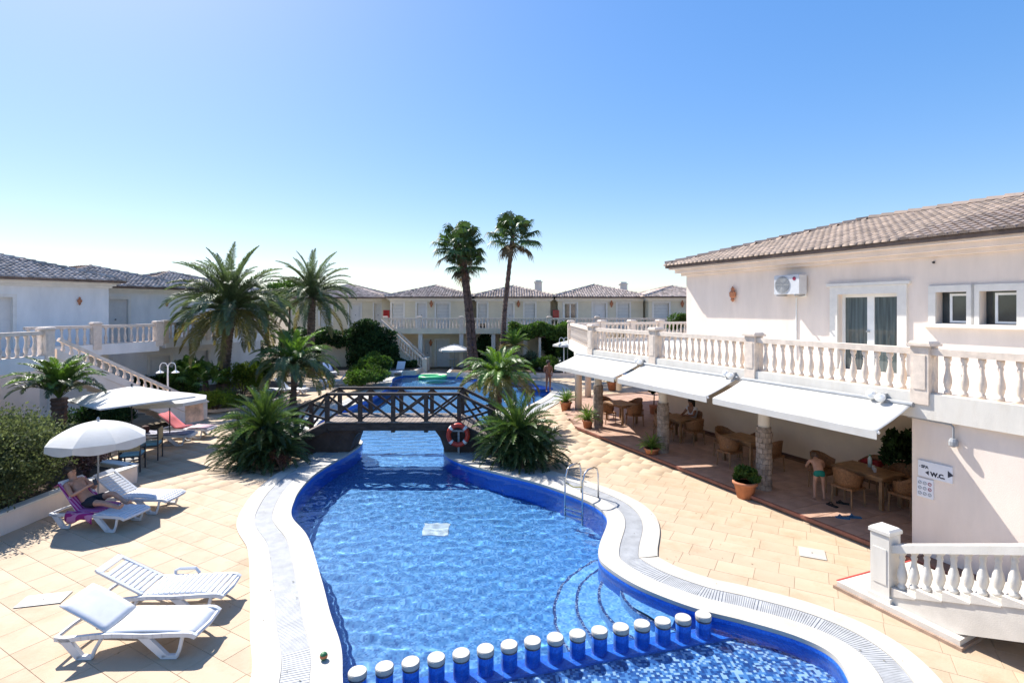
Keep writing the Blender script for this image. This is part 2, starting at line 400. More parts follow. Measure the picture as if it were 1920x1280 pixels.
def make_water(name, x0, x1, y0, y1, step, m):
    xs = np.arange(x0, x1+1e-6, step); ys = np.arange(y0, y1+1e-6, step); X, Y = np.meshgrid(xs, ys)
    rg = np.random.default_rng(3); Z = np.zeros_like(X)
    for k in range(46):
        lam = float(np.exp(rg.uniform(np.log(.13), np.log(.62)))); th = math.radians(98)+rg.normal()*.50; ph = rg.uniform(0, 6.28)
        Z += (lam**1.25)*.0012*np.sin((X*math.cos(th)+Y*math.sin(th))*2*math.pi/lam+ph)
    V = np.stack([X.ravel(), Y.ravel(), W_Z+Z.ravel()], 1); nx, ny = len(xs), len(ys)
    po = [(p.x, p.y) for p in offset(pool, .22)][::4]
    # rough cell mask by sampling
    keep = np.zeros((ny-1, nx-1), bool); S = 5
    for jy in range(0, ny-1, S):
        for ix in range(0, nx-1, S):
            cx, cy = xs[min(ix+S//2, nx-1)], ys[min(jy+S//2, ny-1)]
            if inside((cx, cy), po): keep[jy:jy+S, ix:ix+S] = True
    idx = np.arange(nx*ny).reshape(ny, nx)
    F = np.stack([idx[:-1,:-1][keep], idx[:-1,1:][keep], idx[1:,1:][keep], idx[1:,:-1][keep]], 1)
    used = np.unique(F); mp = np.zeros(nx*ny, np.int64); mp[used] = np.arange(len(used))
    return np_mesh(name, V[used], mp[F], m, True)
wm = bpy.data.materials.new('water'); wm.use_nodes = True; N = wm.node_tree.nodes; L = wm.node_tree.links; N.clear()
wout = N.new('ShaderNodeOutputMaterial'); wg = N.new('ShaderNodeBsdfGlass'); wg.inputs['IOR'].default_value = 1.33; wg.inputs['Roughness'].default_value = 0
wg.inputs['Color'].default_value = (.88, .97, 1.0, 1); L.new(wg.outputs[0], wout.inputs[0])
w1 = link('pool_water', make_water('pool_water', -6.2, 5.2, 4.8, 19.0, .032, wm), kind='structure')
w2 = link('pool_water', make_water('pool_water_far', -8.4, 3.0, 19.0, 37.4, .09, wm), kind='structure')
for w in (w1, w2): w.cycles.is_caustics_caster = True
for p in basin_parts: p.cycles.is_caustics_receiver = True
sd.cycles.is_caustics_light = True

# bollards between the two basins
boll_me = MB().lathe([(.108, SHAL+.055), (.108, .035)], 20).mesh('shaft', mos_wall, False)
cap_me = MB().lathe([(.112, .035), (.116, .05), (.116, .085), (.108, .098)], 20).mesh('cap', coping_m, False)
rim_me = MB().lathe([(.1105,.012),(.1125,.02),(.1125,.034)], 20).mesh('cap_joint', mat('cap_joint', (.16,.13,.11), .8, .3, 12))
NB = 16
for i in range(NB):
    p = B0.lerp(B1, i/(NB-1))+bn*(.05*math.sin(math.pi*i/(NB-1)))
    where = 'first of the row, beside the narrow pool edge' if i == 0 else ('last of the row, close to the curved steps' if i == NB-1 else
            ['second','third','fourth','fifth','sixth','seventh','eighth','ninth','tenth','eleventh','twelfth','thirteenth','fourteenth','fifteenth'][i-1]+' from the drain ball side of the row')
    t = thing('pool_bollard', 'blue mosaic pool post with white cap, '+where, 'bollard', p, 0, 'white capped posts dividing the pool')
    s_ = link('shaft', boll_me, t); link('cap', cap_me, t, (0,0,rnd.uniform(-.004,.004)), (rnd.uniform(-.02,.02), rnd.uniform(-.02,.02), rnd.uniform(0,6))); link('cap_joint', rim_me, t); s_.cycles.is_caustics_receiver = True
# ------------------------------------------------------------------ roofs, walls, doors
TILE_W, TILE_R = .20, .31
def tile_shape():
    vs = []; fs = []
    for y, r, z in ((-.03, .107, .020), (TILE_R+.05, .086, .0)):
        for k in range(5):
            t = math.pi*k/4; vs.append((-math.cos(t)*r, y, math.sin(t)*r*.72+z))
    for k in range(4): fs.append((k, k+1, 6+k, 5+k))
    fs.append((4, 3, 2, 1, 0))
    return vs, fs
TV, TF = tile_shape(); tile_me = bpy.data.meshes.new('roof_tile'); tile_me.from_pydata(TV, [], TF); tile_me.update(); tile_me.materials.append(tile_o)
TQ = np.array([f for f in TF if len(f) == 4]); TVn = np.array(TV)
TTRI = np.array([(a, b, c) for a, b, c, d in TQ]+[(a, c, d) for a, b, c, d in TQ]+[(4,3,2),(4,2,1),(4,1,0)])
def hip_roof(root, x0, x1, y0, y1, z, pitch, faces=('f','r','l'), single=0, near=None, ridge=True):
    """hip roof over a rectangle given in the frame of root; faces f = towards -y, r = +x, l = -x, b = +y"""
    h = min(x1-x0, y1-y0)/2; tp = math.tan(R(pitch)); zr = z+h*tp
    if x1-x0 >= y1-y0: ra, rb = (x0+h, y0+h, zr), (x1-h, y0+h, zr)
    else: ra, rb = (x0+h, y0+h, zr), (x0+h, y1-h, zr)
    long_x = x1-x0 >= y1-y0
    c = [(x0,y0,z),(x1,y0,z),(x1,y1,z),(x0,y1,z)]
    v = c+[ra, rb]+[(p[0],p[1],z-.10) for p in c]
    f = [(0,1,5,4),(1,2,5),(2,3,4,5),(3,0,4)] if long_x else [(0,1,4),(1,2,5,4),(2,3,5),(3,0,4,5)]
    f += [(9,8,7,6),(0,6,7,1),(1,7,8,2),(2,8,9,3),(3,9,6,0)]
    rf = MB().add(v, f).build('roof', roofbase, root)
    sl = 1/math.cos(R(pitch)); items = []
    frames = {'f': ((x0,y0),(1,0),(0,1),x1-x0), 'b': ((x1,y1),(-1,0),(0,-1),x1-x0), 'r': ((x1,y0),(0,1),(-1,0),y1-y0), 'l': ((x0,y1),(0,-1),(1,0),y1-y0)}
    for fc in faces:
        o, e, up, Ln = frames[fc]; o = Vector((*o, z)); e = Vector((*e, 0)); up3 = Vector((*up, tp)).normalized()
        nn = int(Ln/TILE_W); 
        for i in range(nn):
            u = (i+.5)*Ln/nn
            smax = min(u, Ln-u, h); k = 0
            while k*TILE_R/sl < smax-.02:
                p = o+e*u+up3*(k*TILE_R-.04)
                items.append((p, e, up3)); k += 1
    sel = set()
    if single:
        items.sort(key=lambda t: (t[0]-Vector(near)).length); sel = set(range(single))
    vs, fs, nv = [], [], 0
    for q, (p, e, u3) in enumerate(items):
        nrm = e.cross(u3); j = rnd.uniform(-.012, .012)
        if q in sel:
            M = Matrix((e, u3, nrm)).transposed(); o_ = link('roof_tile', tile_me, rf, p+e*j, M.to_euler()); continue
        V = TVn[:, 0:1]*np.array(e)+TVn[:, 1:2]*np.array(u3)+TVn[:, 2:3]*np.array(nrm)+np.array(p+e*j)
        vs.append(V); fs.append(TTRI+nv); nv += len(TVn)
    if vs: link('roof_tiles', np_mesh('roof_tiles', np.concatenate(vs), np.concatenate(fs), tilem), rf, kind='stuff')
    mb = MB()
    cc = [Vector(p) for p in c]; A, B = Vector(ra), Vector(rb)
    for s, t in ((cc[0], A), (cc[1], B if long_x else A), (cc[2], B), (cc[3], A if long_x else B), (A, B)):
        if (t-s).length < .05: continue
        nseg = max(1, int((t-s).length/.4))
        for q in range(nseg):
            a_, b_ = s.lerp(t, q/nseg), s.lerp(t, (q+1.12)/nseg); mb.tube([a_+Vector((0,0,.07)), b_+Vector((0,0,.05))], [.12, .095], 6)
    mb.build('ridge_tiles', tilem, rf, kind='stuff')
    return rf
def front_wall(L, z0, z1, ops, th=.22):
    """wall in the plane y=0 seen from -y with rectangular openings (x0,x1,za,zb)"""
    xs = sorted({0, L, *[q for o in ops for q in o[:2]]}); zs = sorted({z0, z1, *[q for o in ops for q in o[2:4]]}); mb = MB()
    for i in range(len(xs)-1):
        for j in range(len(zs)-1):
            cx, cz = (xs[i]+xs[i+1])/2, (zs[j]+zs[j+1])/2
            if any(o[0] < cx < o[1] and o[2] < cz < o[3] for o in ops): continue
            mb.add([(xs[i],0,zs[j]),(xs[i+1],0,zs[j]),(xs[i+1],0,zs[j+1]),(xs[i],0,zs[j+1])], [(0,1,2,3)])
    for x0, x1, za, zb in [o[:4] for o in ops]:
        mb.add([(x0,0,za),(x1,0,za),(x1,th,za),(x0,th,za),(x0,0,zb),(x1,0,zb),(x1,th,zb),(x0,th,zb)],
               [(0,1,2,3),(4,7,6,5),(0,3,7,4),(1,5,6,2)])
    return mb
def trim_frame(x0, x1, za, zb, w=.13, p=.04, sill=False):
    mb = MB(); mb.box(x0-w, x0, -p, .02, za, zb+w); mb.box(x1, x1+w, -p, .02, za, zb+w); mb.box(x0, x1, -p, .02, zb, zb+w)
    if sill: mb.box(x0-w-.05, x1+w+.05, -p-.05, .02, za-.07, za)
    return mb
def add_opening(root, kind, x0, x1, za, zb, th=.18):
    if kind == 'door':
        d = MB().box(x0, x1, th, th+.04, za, zb).box(x0+.15, x1-.15, th-.015, th, za+.2, zb-.2).build('door', door_m, root)
        MB().lathe([(.0,0),(.035,.0),(.035,.03),(.0,.03)], 8).build('door_knob', dark_m, d, loc=((x0+x1)/2, th-.02, za+1.1), rot=(R(90),0,0))
    elif kind in ('shutter', 'shutter_half'):
        zc = za if kind == 'shutter' else za+.35
        w = MB().box(x0, x1, th, th+.03, za, zb).build('window', glass_d, root)
        mb = MB(); k = max(4, int((zb-zc)/.11)); hh = (zb-zc)/k
        for q in range(k): mb.box(x0+.01, x1-.01, th-.03, th-.005, zc+q*hh+.006, zc+(q+1)*hh-.004)
        mb.build('shutter', shutter, w, kind='stuff')
    else:
        f = MB(); fw = .06
        f.box(x0, x0+fw, th-.03, th+.03, za, zb); f.box(x1-fw, x1, th-.03, th+.03, za, zb); f.box(x0+fw, x1-fw, th-.03, th+.03, zb-fw, zb); f.box(x0+fw, x1-fw, th-.03, th+.03, za, za+fw)
        xm = (x0+x1)/2; f.box(xm-fw*.8, xm+fw*.8, th-.035, th+.03, za+fw, zb-fw)
        w = f.build('window', white_paint, root)
        for s0, s1 in ((x0+fw, xm-fw*.8), (xm+fw*.8, x1-fw)): MB().box(s0, s1, th, th+.01, za+fw, zb-fw).build('pane', glass_d, w)
    trim_frame(x0, x1, za, zb).build('trim', trim, root)
def wall_lamp(loc, rz, label, group='terracotta wall lamps', s=1.):
    o = MB().lathe([(.02,-.2),(.07,-.14),(.045,-.1),(.10,-.05),(.11,.05),(.045,.11),(.06,.15),(.01,.22)], 8).build('wall_lamp', terracotta, None, loc=loc, rot=(0,0,rz))
    o.scale = (s, s*.6, s); return tag(o, label, 'wall lamp', group)
def cornice(root, L, D, z, over=.35, sides=('f','r','l')):
    mb = MB()
    for k, (p, h0, h1) in enumerate(((over*.30, .34, .24), (over*.62, .24, .14), (over*.95, .14, .02))):
        mb.box(-p, L+p, -p, .0-.002*k, z-h0, z-h1)
        mb.box(L+.002*k, L+p, 0, D+p, z-h0, z-h1); mb.box(-p, -.002*k, 0, D+p, z-h0, z-h1)
    mb.build('cornice', trim, root)
def block(name, label, loc, rz, L, D, eave, ops, wallm, group, pitch=16, over=.5, faces=('f','r'), base=0., chimney=None):
    t = thing(name, label, 'building', loc, rz, group)
    front_wall(L, base, eave-.1, [o[1:5] for o in ops]).build('front_wall', wallm, t)
    mb = MB(); mb.add([(L,0,base),(L,D,base),(L,D,eave-.1),(L,0,eave-.1),(0,D,base),(0,0,base),(0,0,eave-.1),(0,D,eave-.1)], [(0,1,2,3),(4,5,6,7),(1,4,7,2)])
    mb.build('side_wall', wallm, t)
    for k, x0, x1, za, zb in ops: add_opening(t, k, x0, x1, za, zb)
    cornice(t, L, D, eave)
    rf = hip_roof(t, -over, L+over, -over, D+over, eave, pitch, faces)
    if chimney:
        x, y, zt = chimney; mb = MB(); mb.box(x-.3, x+.3, y-.3, y+.3, eave+.2, zt).box(x-.36, x+.36, y-.36, y+.36, zt+.003, zt+.07); mb.box(x-.25,x+.25,y-.25,y+.25,zt+.073,zt+.2)
        mb.build('chimney', stucco_w, rf)
    return t
FL = 2.95
# --- balustrades
BAL = [(.055,0),(.055,.05),(.035,.07),(.05,.12),(.066,.20),(.058,.28),(.036,.38),(.030,.46),(.042,.50),(.030,.53),(.055,.58),(.055,.64)]
def bal_mesh(h, seg=10, name='baluster', m=None, k=1.): return MB().lathe([(r*k, z*h/.64) for r, z in BAL], seg).mesh(name, m or stone, True)
def balustrade(name, label, pts, zb, zt, posts, spacing=.24, single=True, group='stone balustrades', m=None, rail=.12, bw=.17, pw=.30, loc=None, k=1., ph=.10):
    """pts world points (x,y) or (x,y,z offset); posts = indices with a post; zb baluster foot, zt rail top"""
    m = m or stone; P = [Vector((p[0], p[1], p[2] if len(p) > 2 else 0)) for p in pts]; o0 = Vector((P[0].x, P[0].y, 0))
    t = thing(name, label, 'balustrade', o0, 0, group); P = [p-o0 for p in P]
    h = zt-zb-rail; bm_ = bal_mesh(h, 10 if single else 6, m=m, k=k); acc_v, acc_f = [], []
    rl = MB(); ft = MB()
    for a, b in zip(P, P[1:]):
        d = (b-a); ln = d.length; ez = Vector((0,0,1))
        rl.beam(a+ez*(zt-rail/2), b+ez*(zt-rail/2), bw, rail); ft.beam(a+ez*(zb-.025), b+ez*(zb-.025), bw*.95, .05)
        nb = max(1, int(ln/spacing)); 
        for i in range(nb):
            p = a.lerp(b, (i+.5)/nb)+ez*zb
            rz_ = math.atan2(d.y, d.x)
            if single: link('baluster', bm_, t, p, (0,0,rz_))
            else:
                V = np.array([v.co for v in bm_.vertices]); acc_v.append(V+np.array(p))
    rl.build('handrail', m, t); ft.build('foot_rail', m, t)
    if not single:
        F = [tuple(f.vertices) for f in bm_.polygons if len(f.vertices) == 4]; n0 = len(bm_.vertices)
        A = np.concatenate([np.array(F)+q*n0 for q in range(len(acc_v))]); link('balusters', np_mesh('balusters', np.concatenate(acc_v), A, m, True), t, kind='stuff')
    for i in posts:
        p = P[i]; a = P[min(i+1, len(P)-1)]-P[max(i-1, 0)]; rz_ = math.atan2(a.y, a.x)
        mb = MB(); mb.cbox(-pw/2, pw/2, -pw/2, pw/2, zb-.22, zt+ph-.06, .01); mb.box(-pw/2-.045, pw/2+.045, -pw/2-.045, pw/2+.045, zt+ph-.06, zt+ph-.02); mb.cbox(-pw/2-.02, pw/2+.02, -pw/2-.02, pw/2+.02, zt+ph-.02, zt+ph+.03, .03)
        mb.box(-pw/2+.05, pw/2-.05, -pw/2-.012, pw/2+.012, zb+.05, zt-.12)
        mb.build('post', m, t, loc=p, rot=(0,0,rz_))
    return t

# ------------------------------------------------------------------ the restaurant wing (frame: x along the front towards the stairs, y into the building)
P0 = Vector((7.51, 9.72, 0)); RZ = R(-66); E1 = Vector((math.cos(RZ), math.sin(RZ), 0)); E2 = Vector((-E1.y, E1.x, 0))
def RB(x, y, z=0.): return P0+E1*x+E2*y+Vector((0,0,z))
def on_wall(px, py, y):                      # where a ray of the photograph meets the plane y of this frame
    c = RB(0, y); k = (px-960)/1000; x = (k*c.y-c.x)/(E1.x-k*E1.y); w = RB(x, y); return x, EYE-(py-578)/1000*w.y
wing = thing('restaurant_wing', 'cream two storey wing with tiled roof above a shaded dining terrace', 'building', P0, RZ)
WY = 3.4; X0, X1 = -9.9, 10.0
ox = {}
def ow(px0, px1, py0, py1, y=WY):
    a, za = on_wall(px0, py0, y); b, zb_ = on_wall(px1, py0, y); z1 = on_wall((px0+px1)/2, py0, y)[1]; z0 = on_wall((px0+px1)/2, py1, y)[1]; return a, b, z0, z1
da, db_, _, dtop = ow(1572, 1684, 551, 560)
wa = ow(1779, 1812, 547, 607); wb = ow(1861, 1906, 547, 608)
ops = [(da-X0, db_-X0, FL, dtop), (wa[0]-X0-.25, wa[1]-X0+.02, wa[2], wa[3]), (wb[0]-X0-.22, wb[1]-X0+.02, wa[2], wa[3])]
EAVE = 6.22
fw = front_wall(X1-X0, FL-.1, EAVE-.1, ops, .25); fw.build('upper_wall', stucco, wing, loc=(X0, WY, 0))
MB().add([(X0,WY,FL-.1),(X0,WY+8.6,FL-.1),(X0,WY+8.6,EAVE-.1),(X0,WY,EAVE-.1)], [(0,3,2,1)]).build('end_wall', stucco, wing)
mb = MB()
for p, h0, h1 in ((.14,.40,.30),(.30,.30,.16),(.46,.16,.02)): mb.box(X0-p, X1, WY-p, WY-.002, EAVE-h0, EAVE-h1); mb.box(X0-p, X0-.002, WY, WY+8.6, EAVE-h0, EAVE-h1)
mb.build('cornice', stucco, wing)
hip_roof(wing, X0-.55, X1, WY-.55, WY+8.9, EAVE, 16, ('f','l'), single=300, near=(1.0, WY, EAVE))
for o_ in bpy.data.objects:
    if o_.name in ('roof_tiles', 'ridge_tiles'): o_.data.materials[0] = mat('roof_tile_brown', (.38, .285, .225), .85, .25, 2.5, .3, 40, island=.30, col2=(.27, .215, .185))
# french door with curtains, two tilted windows
curtain = mat('curtain', (.16, .21, .20), .8, .3, 2.5, stretch=(14, 1, .4))
a, b = da, db_; ym = (a+b)/2; f = MB()
for s0, s1 in ((a, a+.08), (b-.08, b), (ym-.09, ym+.09)): f.box(s0, s1, WY+.16, WY+.24, FL, dtop-.08)
f.box(a, b, WY+.16, WY+.24, dtop-.08, dtop)
dw = f.build('french_door', white_paint, wing)
glass_t = mat('door_glass', (.10, .13, .13), .04, .3, 2, stretch=(9, 1, .3), spec=.9)
for s0, s1 in ((a+.08, ym-.09), (ym+.09, b-.08)): MB().box(s0, s1, WY+.19, WY+.20, FL, dtop-.08).build('pane', glass_t, dw)
MB().box(ym-.10, ym-.02, WY+.12, WY+.16, FL+1.02, FL+1.06).build('door_handle', grey_m, dw)
mb = trim_frame(a, b, FL, dtop, .22, .05); mb.box(a-.30, b+.30, -.09, .02, dtop+.223, dtop+.30); mb.build('door_surround', trim, wing, loc=(0, WY, 0))
for x0, x1, z0, z1 in ((ops[1][0]+X0, ops[1][1]+X0, ops[1][2], ops[1][3]), (ops[2][0]+X0, ops[2][1]+X0, ops[2][2], ops[2][3])):
    mb = MB(); mb.box(x0, x1, .24, .26, z0, z1); mb.build('window_back', glass_d, wing, loc=(0, WY, 0))
    fx0 = x0+.22; mb = MB(); fwid = .05
    mb.box(fx0, fx0+fwid, .1, .15, z0+.02, z1-.04); mb.box(x1-fwid-.01, x1-.01, .1, .15, z0+.02, z1-.04); mb.box(fx0+fwid, x1-fwid-.01, .1, .15, z0+.02, z0+.07); mb.box(fx0+fwid, x1-fwid-.01, .1, .15, z1-.09, z1-.04)
    w = mb.build('window', white_paint, wing, loc=(0, WY, 0)); MB().box(fx0+fwid, x1-fwid-.01, .12, .13, z0+.07, z1-.09).build('pane', glass_d, w)
    trim_frame(x0, x1, z0, z1, .15, .05, False).build('window_surround', trim, wing, loc=(0, WY, 0))
MB().box(ops[1][0]+X0-.25, ops[2][1]+X0+.22, WY-.12, WY+.02, ops[1][2]-.09, ops[1][2]-.004).build('window_sill', trim, wing)
# ground floor: back wall, projecting wall with the signs, terrace slab and its kerb
mb = MB(); mb.box(-11.5, -.2, WY, WY+.25, .0, 2.62); mb.build('dining_wall', mat('stucco_bounce_tint', (.84, .68, .52), .85, .05, 1.2, .2, 90), wing)  # same wall paint, with the warm bounce light put into its colour
mb = MB(); mb.prism([(-11.5,WY+.003),(-12.6,WY+1.2),(-12.9,WY+3.4),(-12.6,WY+3.4),(-11.3,WY+.26)], 0, 2.62); mb.build('dining_wall_end', stucco, wing)
mb = MB(); mb.box(-.2, 8.0, .0, .22, 0, 2.607); mb.box(-.2, .02, .223, WY-.002, 0, 2.607); mb.build('projecting_wall', stucco, wing)
MB().box(-11.45, -.205, WY-.02, WY-.003, .12, .20).build('skirting', mat('skirting', (.17,.08,.055), .6), wing)
def loc_of(w): v = Vector((w[0], w[1], 0))-P0; return (v.dot(E1), v.dot(E2))
K1, K2, K3 = loc_of((3.01,19.8)), loc_of((2.92,26.4)), loc_of((9.5,29.0))
edge = [(8.0, 0), (K1[0], 0), K2, K3]
slab = [(8.0,.02),(K1[0]-.02,.02),(K2[0]+.05,K2[1]+.12),(K3[0],K3[1]+.02),(K3[0]+1,K3[1]+3),(-9,WY+4),(8,WY+4)]
tri_floor = mat('terrace_floor', (.55,.45,.36), .8, .1, 2)
mb = MB(); mb.prism([Vector((*p, 0)) for p in reversed(slab)], 2.63, 2.93); mb.build('terrace_slab', stucco_w, wing)
mb = MB()
for (ax, ay), (bx, by) in zip(edge, edge[1:]):
    p, q = Vector((ax, ay, 0)), Vector((bx, by, 0)); d = (q-p).normalized(); nrm = Vector((-d.y, d.x, 0)); s = -1 if nrm.y > 0 else 1
    nrm = nrm if nrm.dot(Vector((0,1,0))) > 0 or (by > ay and bx > ax-4) else -nrm
    mb.beam(p+Vector((0,0,2.84)), q+Vector((0,0,2.84)), .24, .46)
mb.build('terrace_kerb', stucco_w, wing)
# restaurant floor
rest_m = mat('restaurant_tile', (.47, .30, .22), .55, .12, 2.5, .15, 40, rand=.10)
rest_g = mat('restaurant_grout', (.22, .13, .09), .9, .2, 4)
F1, F2, F3 = loc_of((2.35,22.2)), loc_of((2.55,27.0)), loc_of((9.2,29.6))
poly = [(8,-.36),(-11.6,-.36),F1,F2,F3,(-13.5,WY+4.2),(-12.7,WY+3.4),(-11.4,WY+.1),(8,WY+.1)]
dfloor = MB().prism([Vector((*p, 0)) for p in reversed(poly)], -.02, .115).build('dining_floor', rest_g, wing)
tm2 = MB(); tm2.cbox(-.245,.245,-.245,.245,0,.012,.004); tm2m = tm2.mesh('floor_tile', rest_m)
ctr = []
for i in range(-34, 14):
    for j in range(0, 24):
        p = Vector((i*.5+.25, -.09+j*.5, 0))
        if inside(p, poly) and inside(p+Vector((.2,-.2,0)), poly) and inside(p+Vector((-.2,.2,0)), poly) and not (p.x > -.2 and p.y > -.2): ctr.append(p)
ctr.sort(key=lambda p: (RB(p.x, p.y)).length)
for p in ctr[:300]: link('floor_tile', tm2m, dfloor, (p.x, p.y, .112))
if len(ctr) > 300:
    V = np.array(tm2.v); A = np.concatenate([V+np.array((p.x, p.y, .112)) for p in ctr[300:]]); F = np.concatenate([np.array(tm2.f)+q*len(V) for q in range(len(ctr)-300)])
    link('floor_tiles', np_mesh('floor_tiles', A, F, rest_m), dfloor, kind='stuff')
red_edge = mat('red_step_edge', (.26, .10, .07), .6, .15, 4)
mb = MB(); mb.box(-11.6, 8, -.40, -.345, .06, .128); mb.build('step_edge', red_edge, dfloor)
# columns: stone clad foot under a white shaft
clad = mat('stone_cladding', (.36, .29, .24), .8, .35, 9, .8, 25)
def column(x, y, label, clad_h, r=.15):
    t = thing('column', label, 'column', RB(x, y, .115), RZ, 'columns under the terrace')
    s = MB().lathe([(r*.92,0),(r*.92,2.3),(r*1.1,2.36),(r*1.15,2.515)], 18).build('shaft', stucco_w, t, True)
    if clad_h:
        c = MB().lathe([(r*1.12,.0),(r*1.12,clad_h)], 18).build('cladding', clad, t)
        blk = MB(); nrow = int(clad_h/.13)
        for q in range(nrow):
            for k in range(9):
                a0 = 2*math.pi*(k+.5*(q % 2)+.06)/9; a1 = 2*math.pi*(k+.94+.5*(q % 2))/9; r0, r1 = r*1.10, r*1.22+rnd.uniform(-.008,.010); z0, z1 = q*.13+.008, q*.13+.125; am = (a0+a1)/2
                P_ = [(math.cos(w)*rr, math.sin(w)*rr, z) for z in (z0, z1) for w, rr in ((a0,r0),(a0,r1),(am,r1),(a1,r1),(a1,r0))]
                blk.add(P_, [(1,2,7,6),(2,3,8,7),(0,1,6,5),(3,4,9,8),(5,6,7,8,9),(4,3,2,1,0)])
        blk.build('cladding_stones', mat('cladding_stones', (.42,.34,.28), .85, .25, 8, .6, 30, island=.3), c, kind='stuff')
    return t
column(-3.74, .30, 'stone clad column beside the large terracotta pot and dining table', 1.55)
column(-7.46, .26, 'stone clad column between the seated woman and the walkway', 1.55)
column(-11.25, .35, 'stone clad column nearest the plain white columns', 1.6)
for w, l in (((2.95,23.7),'plain white column at the rounded terrace corner beside the aloe pot'), ((3.85,27.0),'plain white column standing inside the terrace corner'), ((5.85,29.2),'plain white column farthest off under the terrace, beside a small pot')):
    column(*loc_of(w), l, 0, .17)
# terrace balustrade
ep = [RB(8.0,0), RB(3.75,0), RB(0,0), RB(-3.78,0), RB(-7.5,0), RB(-11.06,0)]
balustrade('terrace_balustrade', 'long cream stone balustrade along the restaurant terrace above the awnings', [(p.x, p.y) for p in ep], 3.09, 3.88, [2,3,4,5], .236, True, m=stone)
ep2 = [RB(*K1)+Vector((-.03,.2,0)), RB(*K2)]
balustrade('terrace_balustrade', 'short curved end of the terrace balustrade beyond the last awning', [(p.x, p.y) for p in ep2], 3.09, 3.88, [1], .25, True, m=stone)
ep3 = [RB(*K2), RB(*K2).lerp(RB(*K3), .25), RB(*K2).lerp(RB(*K3), .5), RB(*K2).lerp(RB(*K3), .75), RB(*K3)]
balustrade('terrace_balustrade', 'pinkish balustrade on the far side of the terrace behind the plant', [(p.x, p.y) for p in ep3], 3.09, 3.88, [1,2,3], .25, True, m=stone_p)
# awnings
def awning(x0, x1, label, proj=1.02, drop=.40):
    t = thing('awning', label, 'awning', RB((x0+x1)/2, -.14, 2.84), RZ, 'white awnings over the dining terrace'); w = (x1-x0)/2
    nx, ny = 36, 8; V = []; F = []
    for j in range(ny+1):
        for i in range(nx+1):
            u = i/nx*2-1; v = j/ny; V.append((u*w, -v*proj, -v*drop-.035*math.sin(v*math.pi)*(1-.35*u*u)-.006*math.sin(u*9+v*2)*v))
    for j in range(ny):
        for i in range(nx): F.append((j*(nx+1)+i, j*(nx+1)+i+1, (j+1)*(nx+1)+i+1, (j+1)*(nx+1)+i))
    fab = MB().add(V, F).build('fabric', white_c, t, True); sm = fab.modifiers.new('thick', 'SOLIDIFY'); sm.thickness = .004
    MB().box(-w, w, -proj-.012, -proj+.004, -drop-.14, -drop+.003).build('valance', white_c, t)
    MB().tube([(-w-.02,-proj+.03,-drop-.02),(w+.02,-proj+.03,-drop-.02)], .03, 8).build('front_bar', white_paint, t)
    MB().tube([(-w-.03,-.02,.0),(w+.03,-.02,.0)], .05, 10).build('roller', grey_m, t)
    for s in (-1, 1):
        MB().beam((s*(w-.25), 0, -.10), (s*(w-.75), -proj*.5, -.10-drop*.5), .035, .05).beam((s*(w-.75), -proj*.5, -.10-drop*.5), (s*(w-.2), -proj+.04, -drop-.04), .03, .04).build('arm', white_paint, t)
awning(-3.95, -.12, 'white awning over the table with the red chair, next to the signed wall')
awning(-7.85, -4.15, 'middle white awning between the two other awnings')
awning(-11.9, -8.05, 'white awning at the rounded terrace corner over the far tables')
# spotlights on the kerb
def spot(x, label):
    t = thing('spotlight', label, 'spotlight', RB(x, -.13, 2.93), RZ, 'spotlights on the terrace kerb')
    MB().box(-.04,.04,-.06,.02,-.05,.05).build('bracket', grey_m, t); MB().lathe([(.05,-.08),(.09,-.03),(.09,.02),(.03,.07)], 10).build('head', white_paint, t, loc=(0,-.16,-.02), rot=(R(30),0,0)); MB().lathe([(.05,-.08),(.09,-.03),(.09,.02),(.03,.07)], 10).build('head', white_paint, t, loc=(-.2,-.10,.0), rot=(R(60),0,R(60)))
for px, l in ((1660,'spotlight pair above the awning next to the signed wall'),(1378,'spotlight pair above the middle awning'),(1207,'spotlight pair above the awning by the rounded corner')): spot(on_wall(px, 700, -.13)[0], l)
# pipe lamp under the kerb
t = thing('bracket_lamp', 'grey pipe lamp hanging below the terrace kerb beside the awning', 'lamp', RB(.05, -.06, 2.6), RZ)
MB().tube([(-.3,-.0,.0),(.42,-.02,-.02),(.45,-.02,-.06),(.45,-.02,-.25)], .018, 8).build('pipe', grey_m, t); MB().lathe([(.05,0),(.07,-.05),(.07,-.12),(.02,-.15)], 10).build('lamp_head', grey_m, t, loc=(.45,-.02,-.25))
# air conditioner with its pipe
x, z = on_wall(1478, 537, WY-.3)
t = thing('air_conditioner', 'white outdoor air conditioner mounted on the cream upper wall', 'air conditioner', RB(x, WY-.02, z-.28), RZ)
MB().cbox(-.42,.42,-.36,-.04,.05,.62,.02).build('casing', white_p, t)
fg = MB()
for k in range(6): r = .05+.04*k; fg.tube([(r*math.cos(a_*math.pi/10)-.14, -.37, .33+r*math.sin(a_*math.pi/10)) for a_ in range(21)], .006, 4, False)
for k in range(8): fg.tube([(-.14,-.37,.33),(-.14+.25*math.cos(k*math.pi/4),-.37,.33+.25*math.sin(k*math.pi/4))], .005, 4)
fg.build('fan_grille', grey_m, t); MB().lathe([(.235,0),(.235,.008)], 24).build('fan_opening', mat('fan_grey', (.30,.31,.32), .6), t, loc=(-.14,-.361,.33), rot=(R(90),0,0))
for s in (-1, 1): MB().box(s*.3-.02, s*.3+.02, -.4, .0, .0, .04).build('bracket', grey_m, t)
MB().lathe([(.055,0),(.055,.006)], 14).build('badge', mat('badge_red', (.30,.03,.07), .4), t, loc=(.26,-.361,.50), rot=(R(90),0,0))
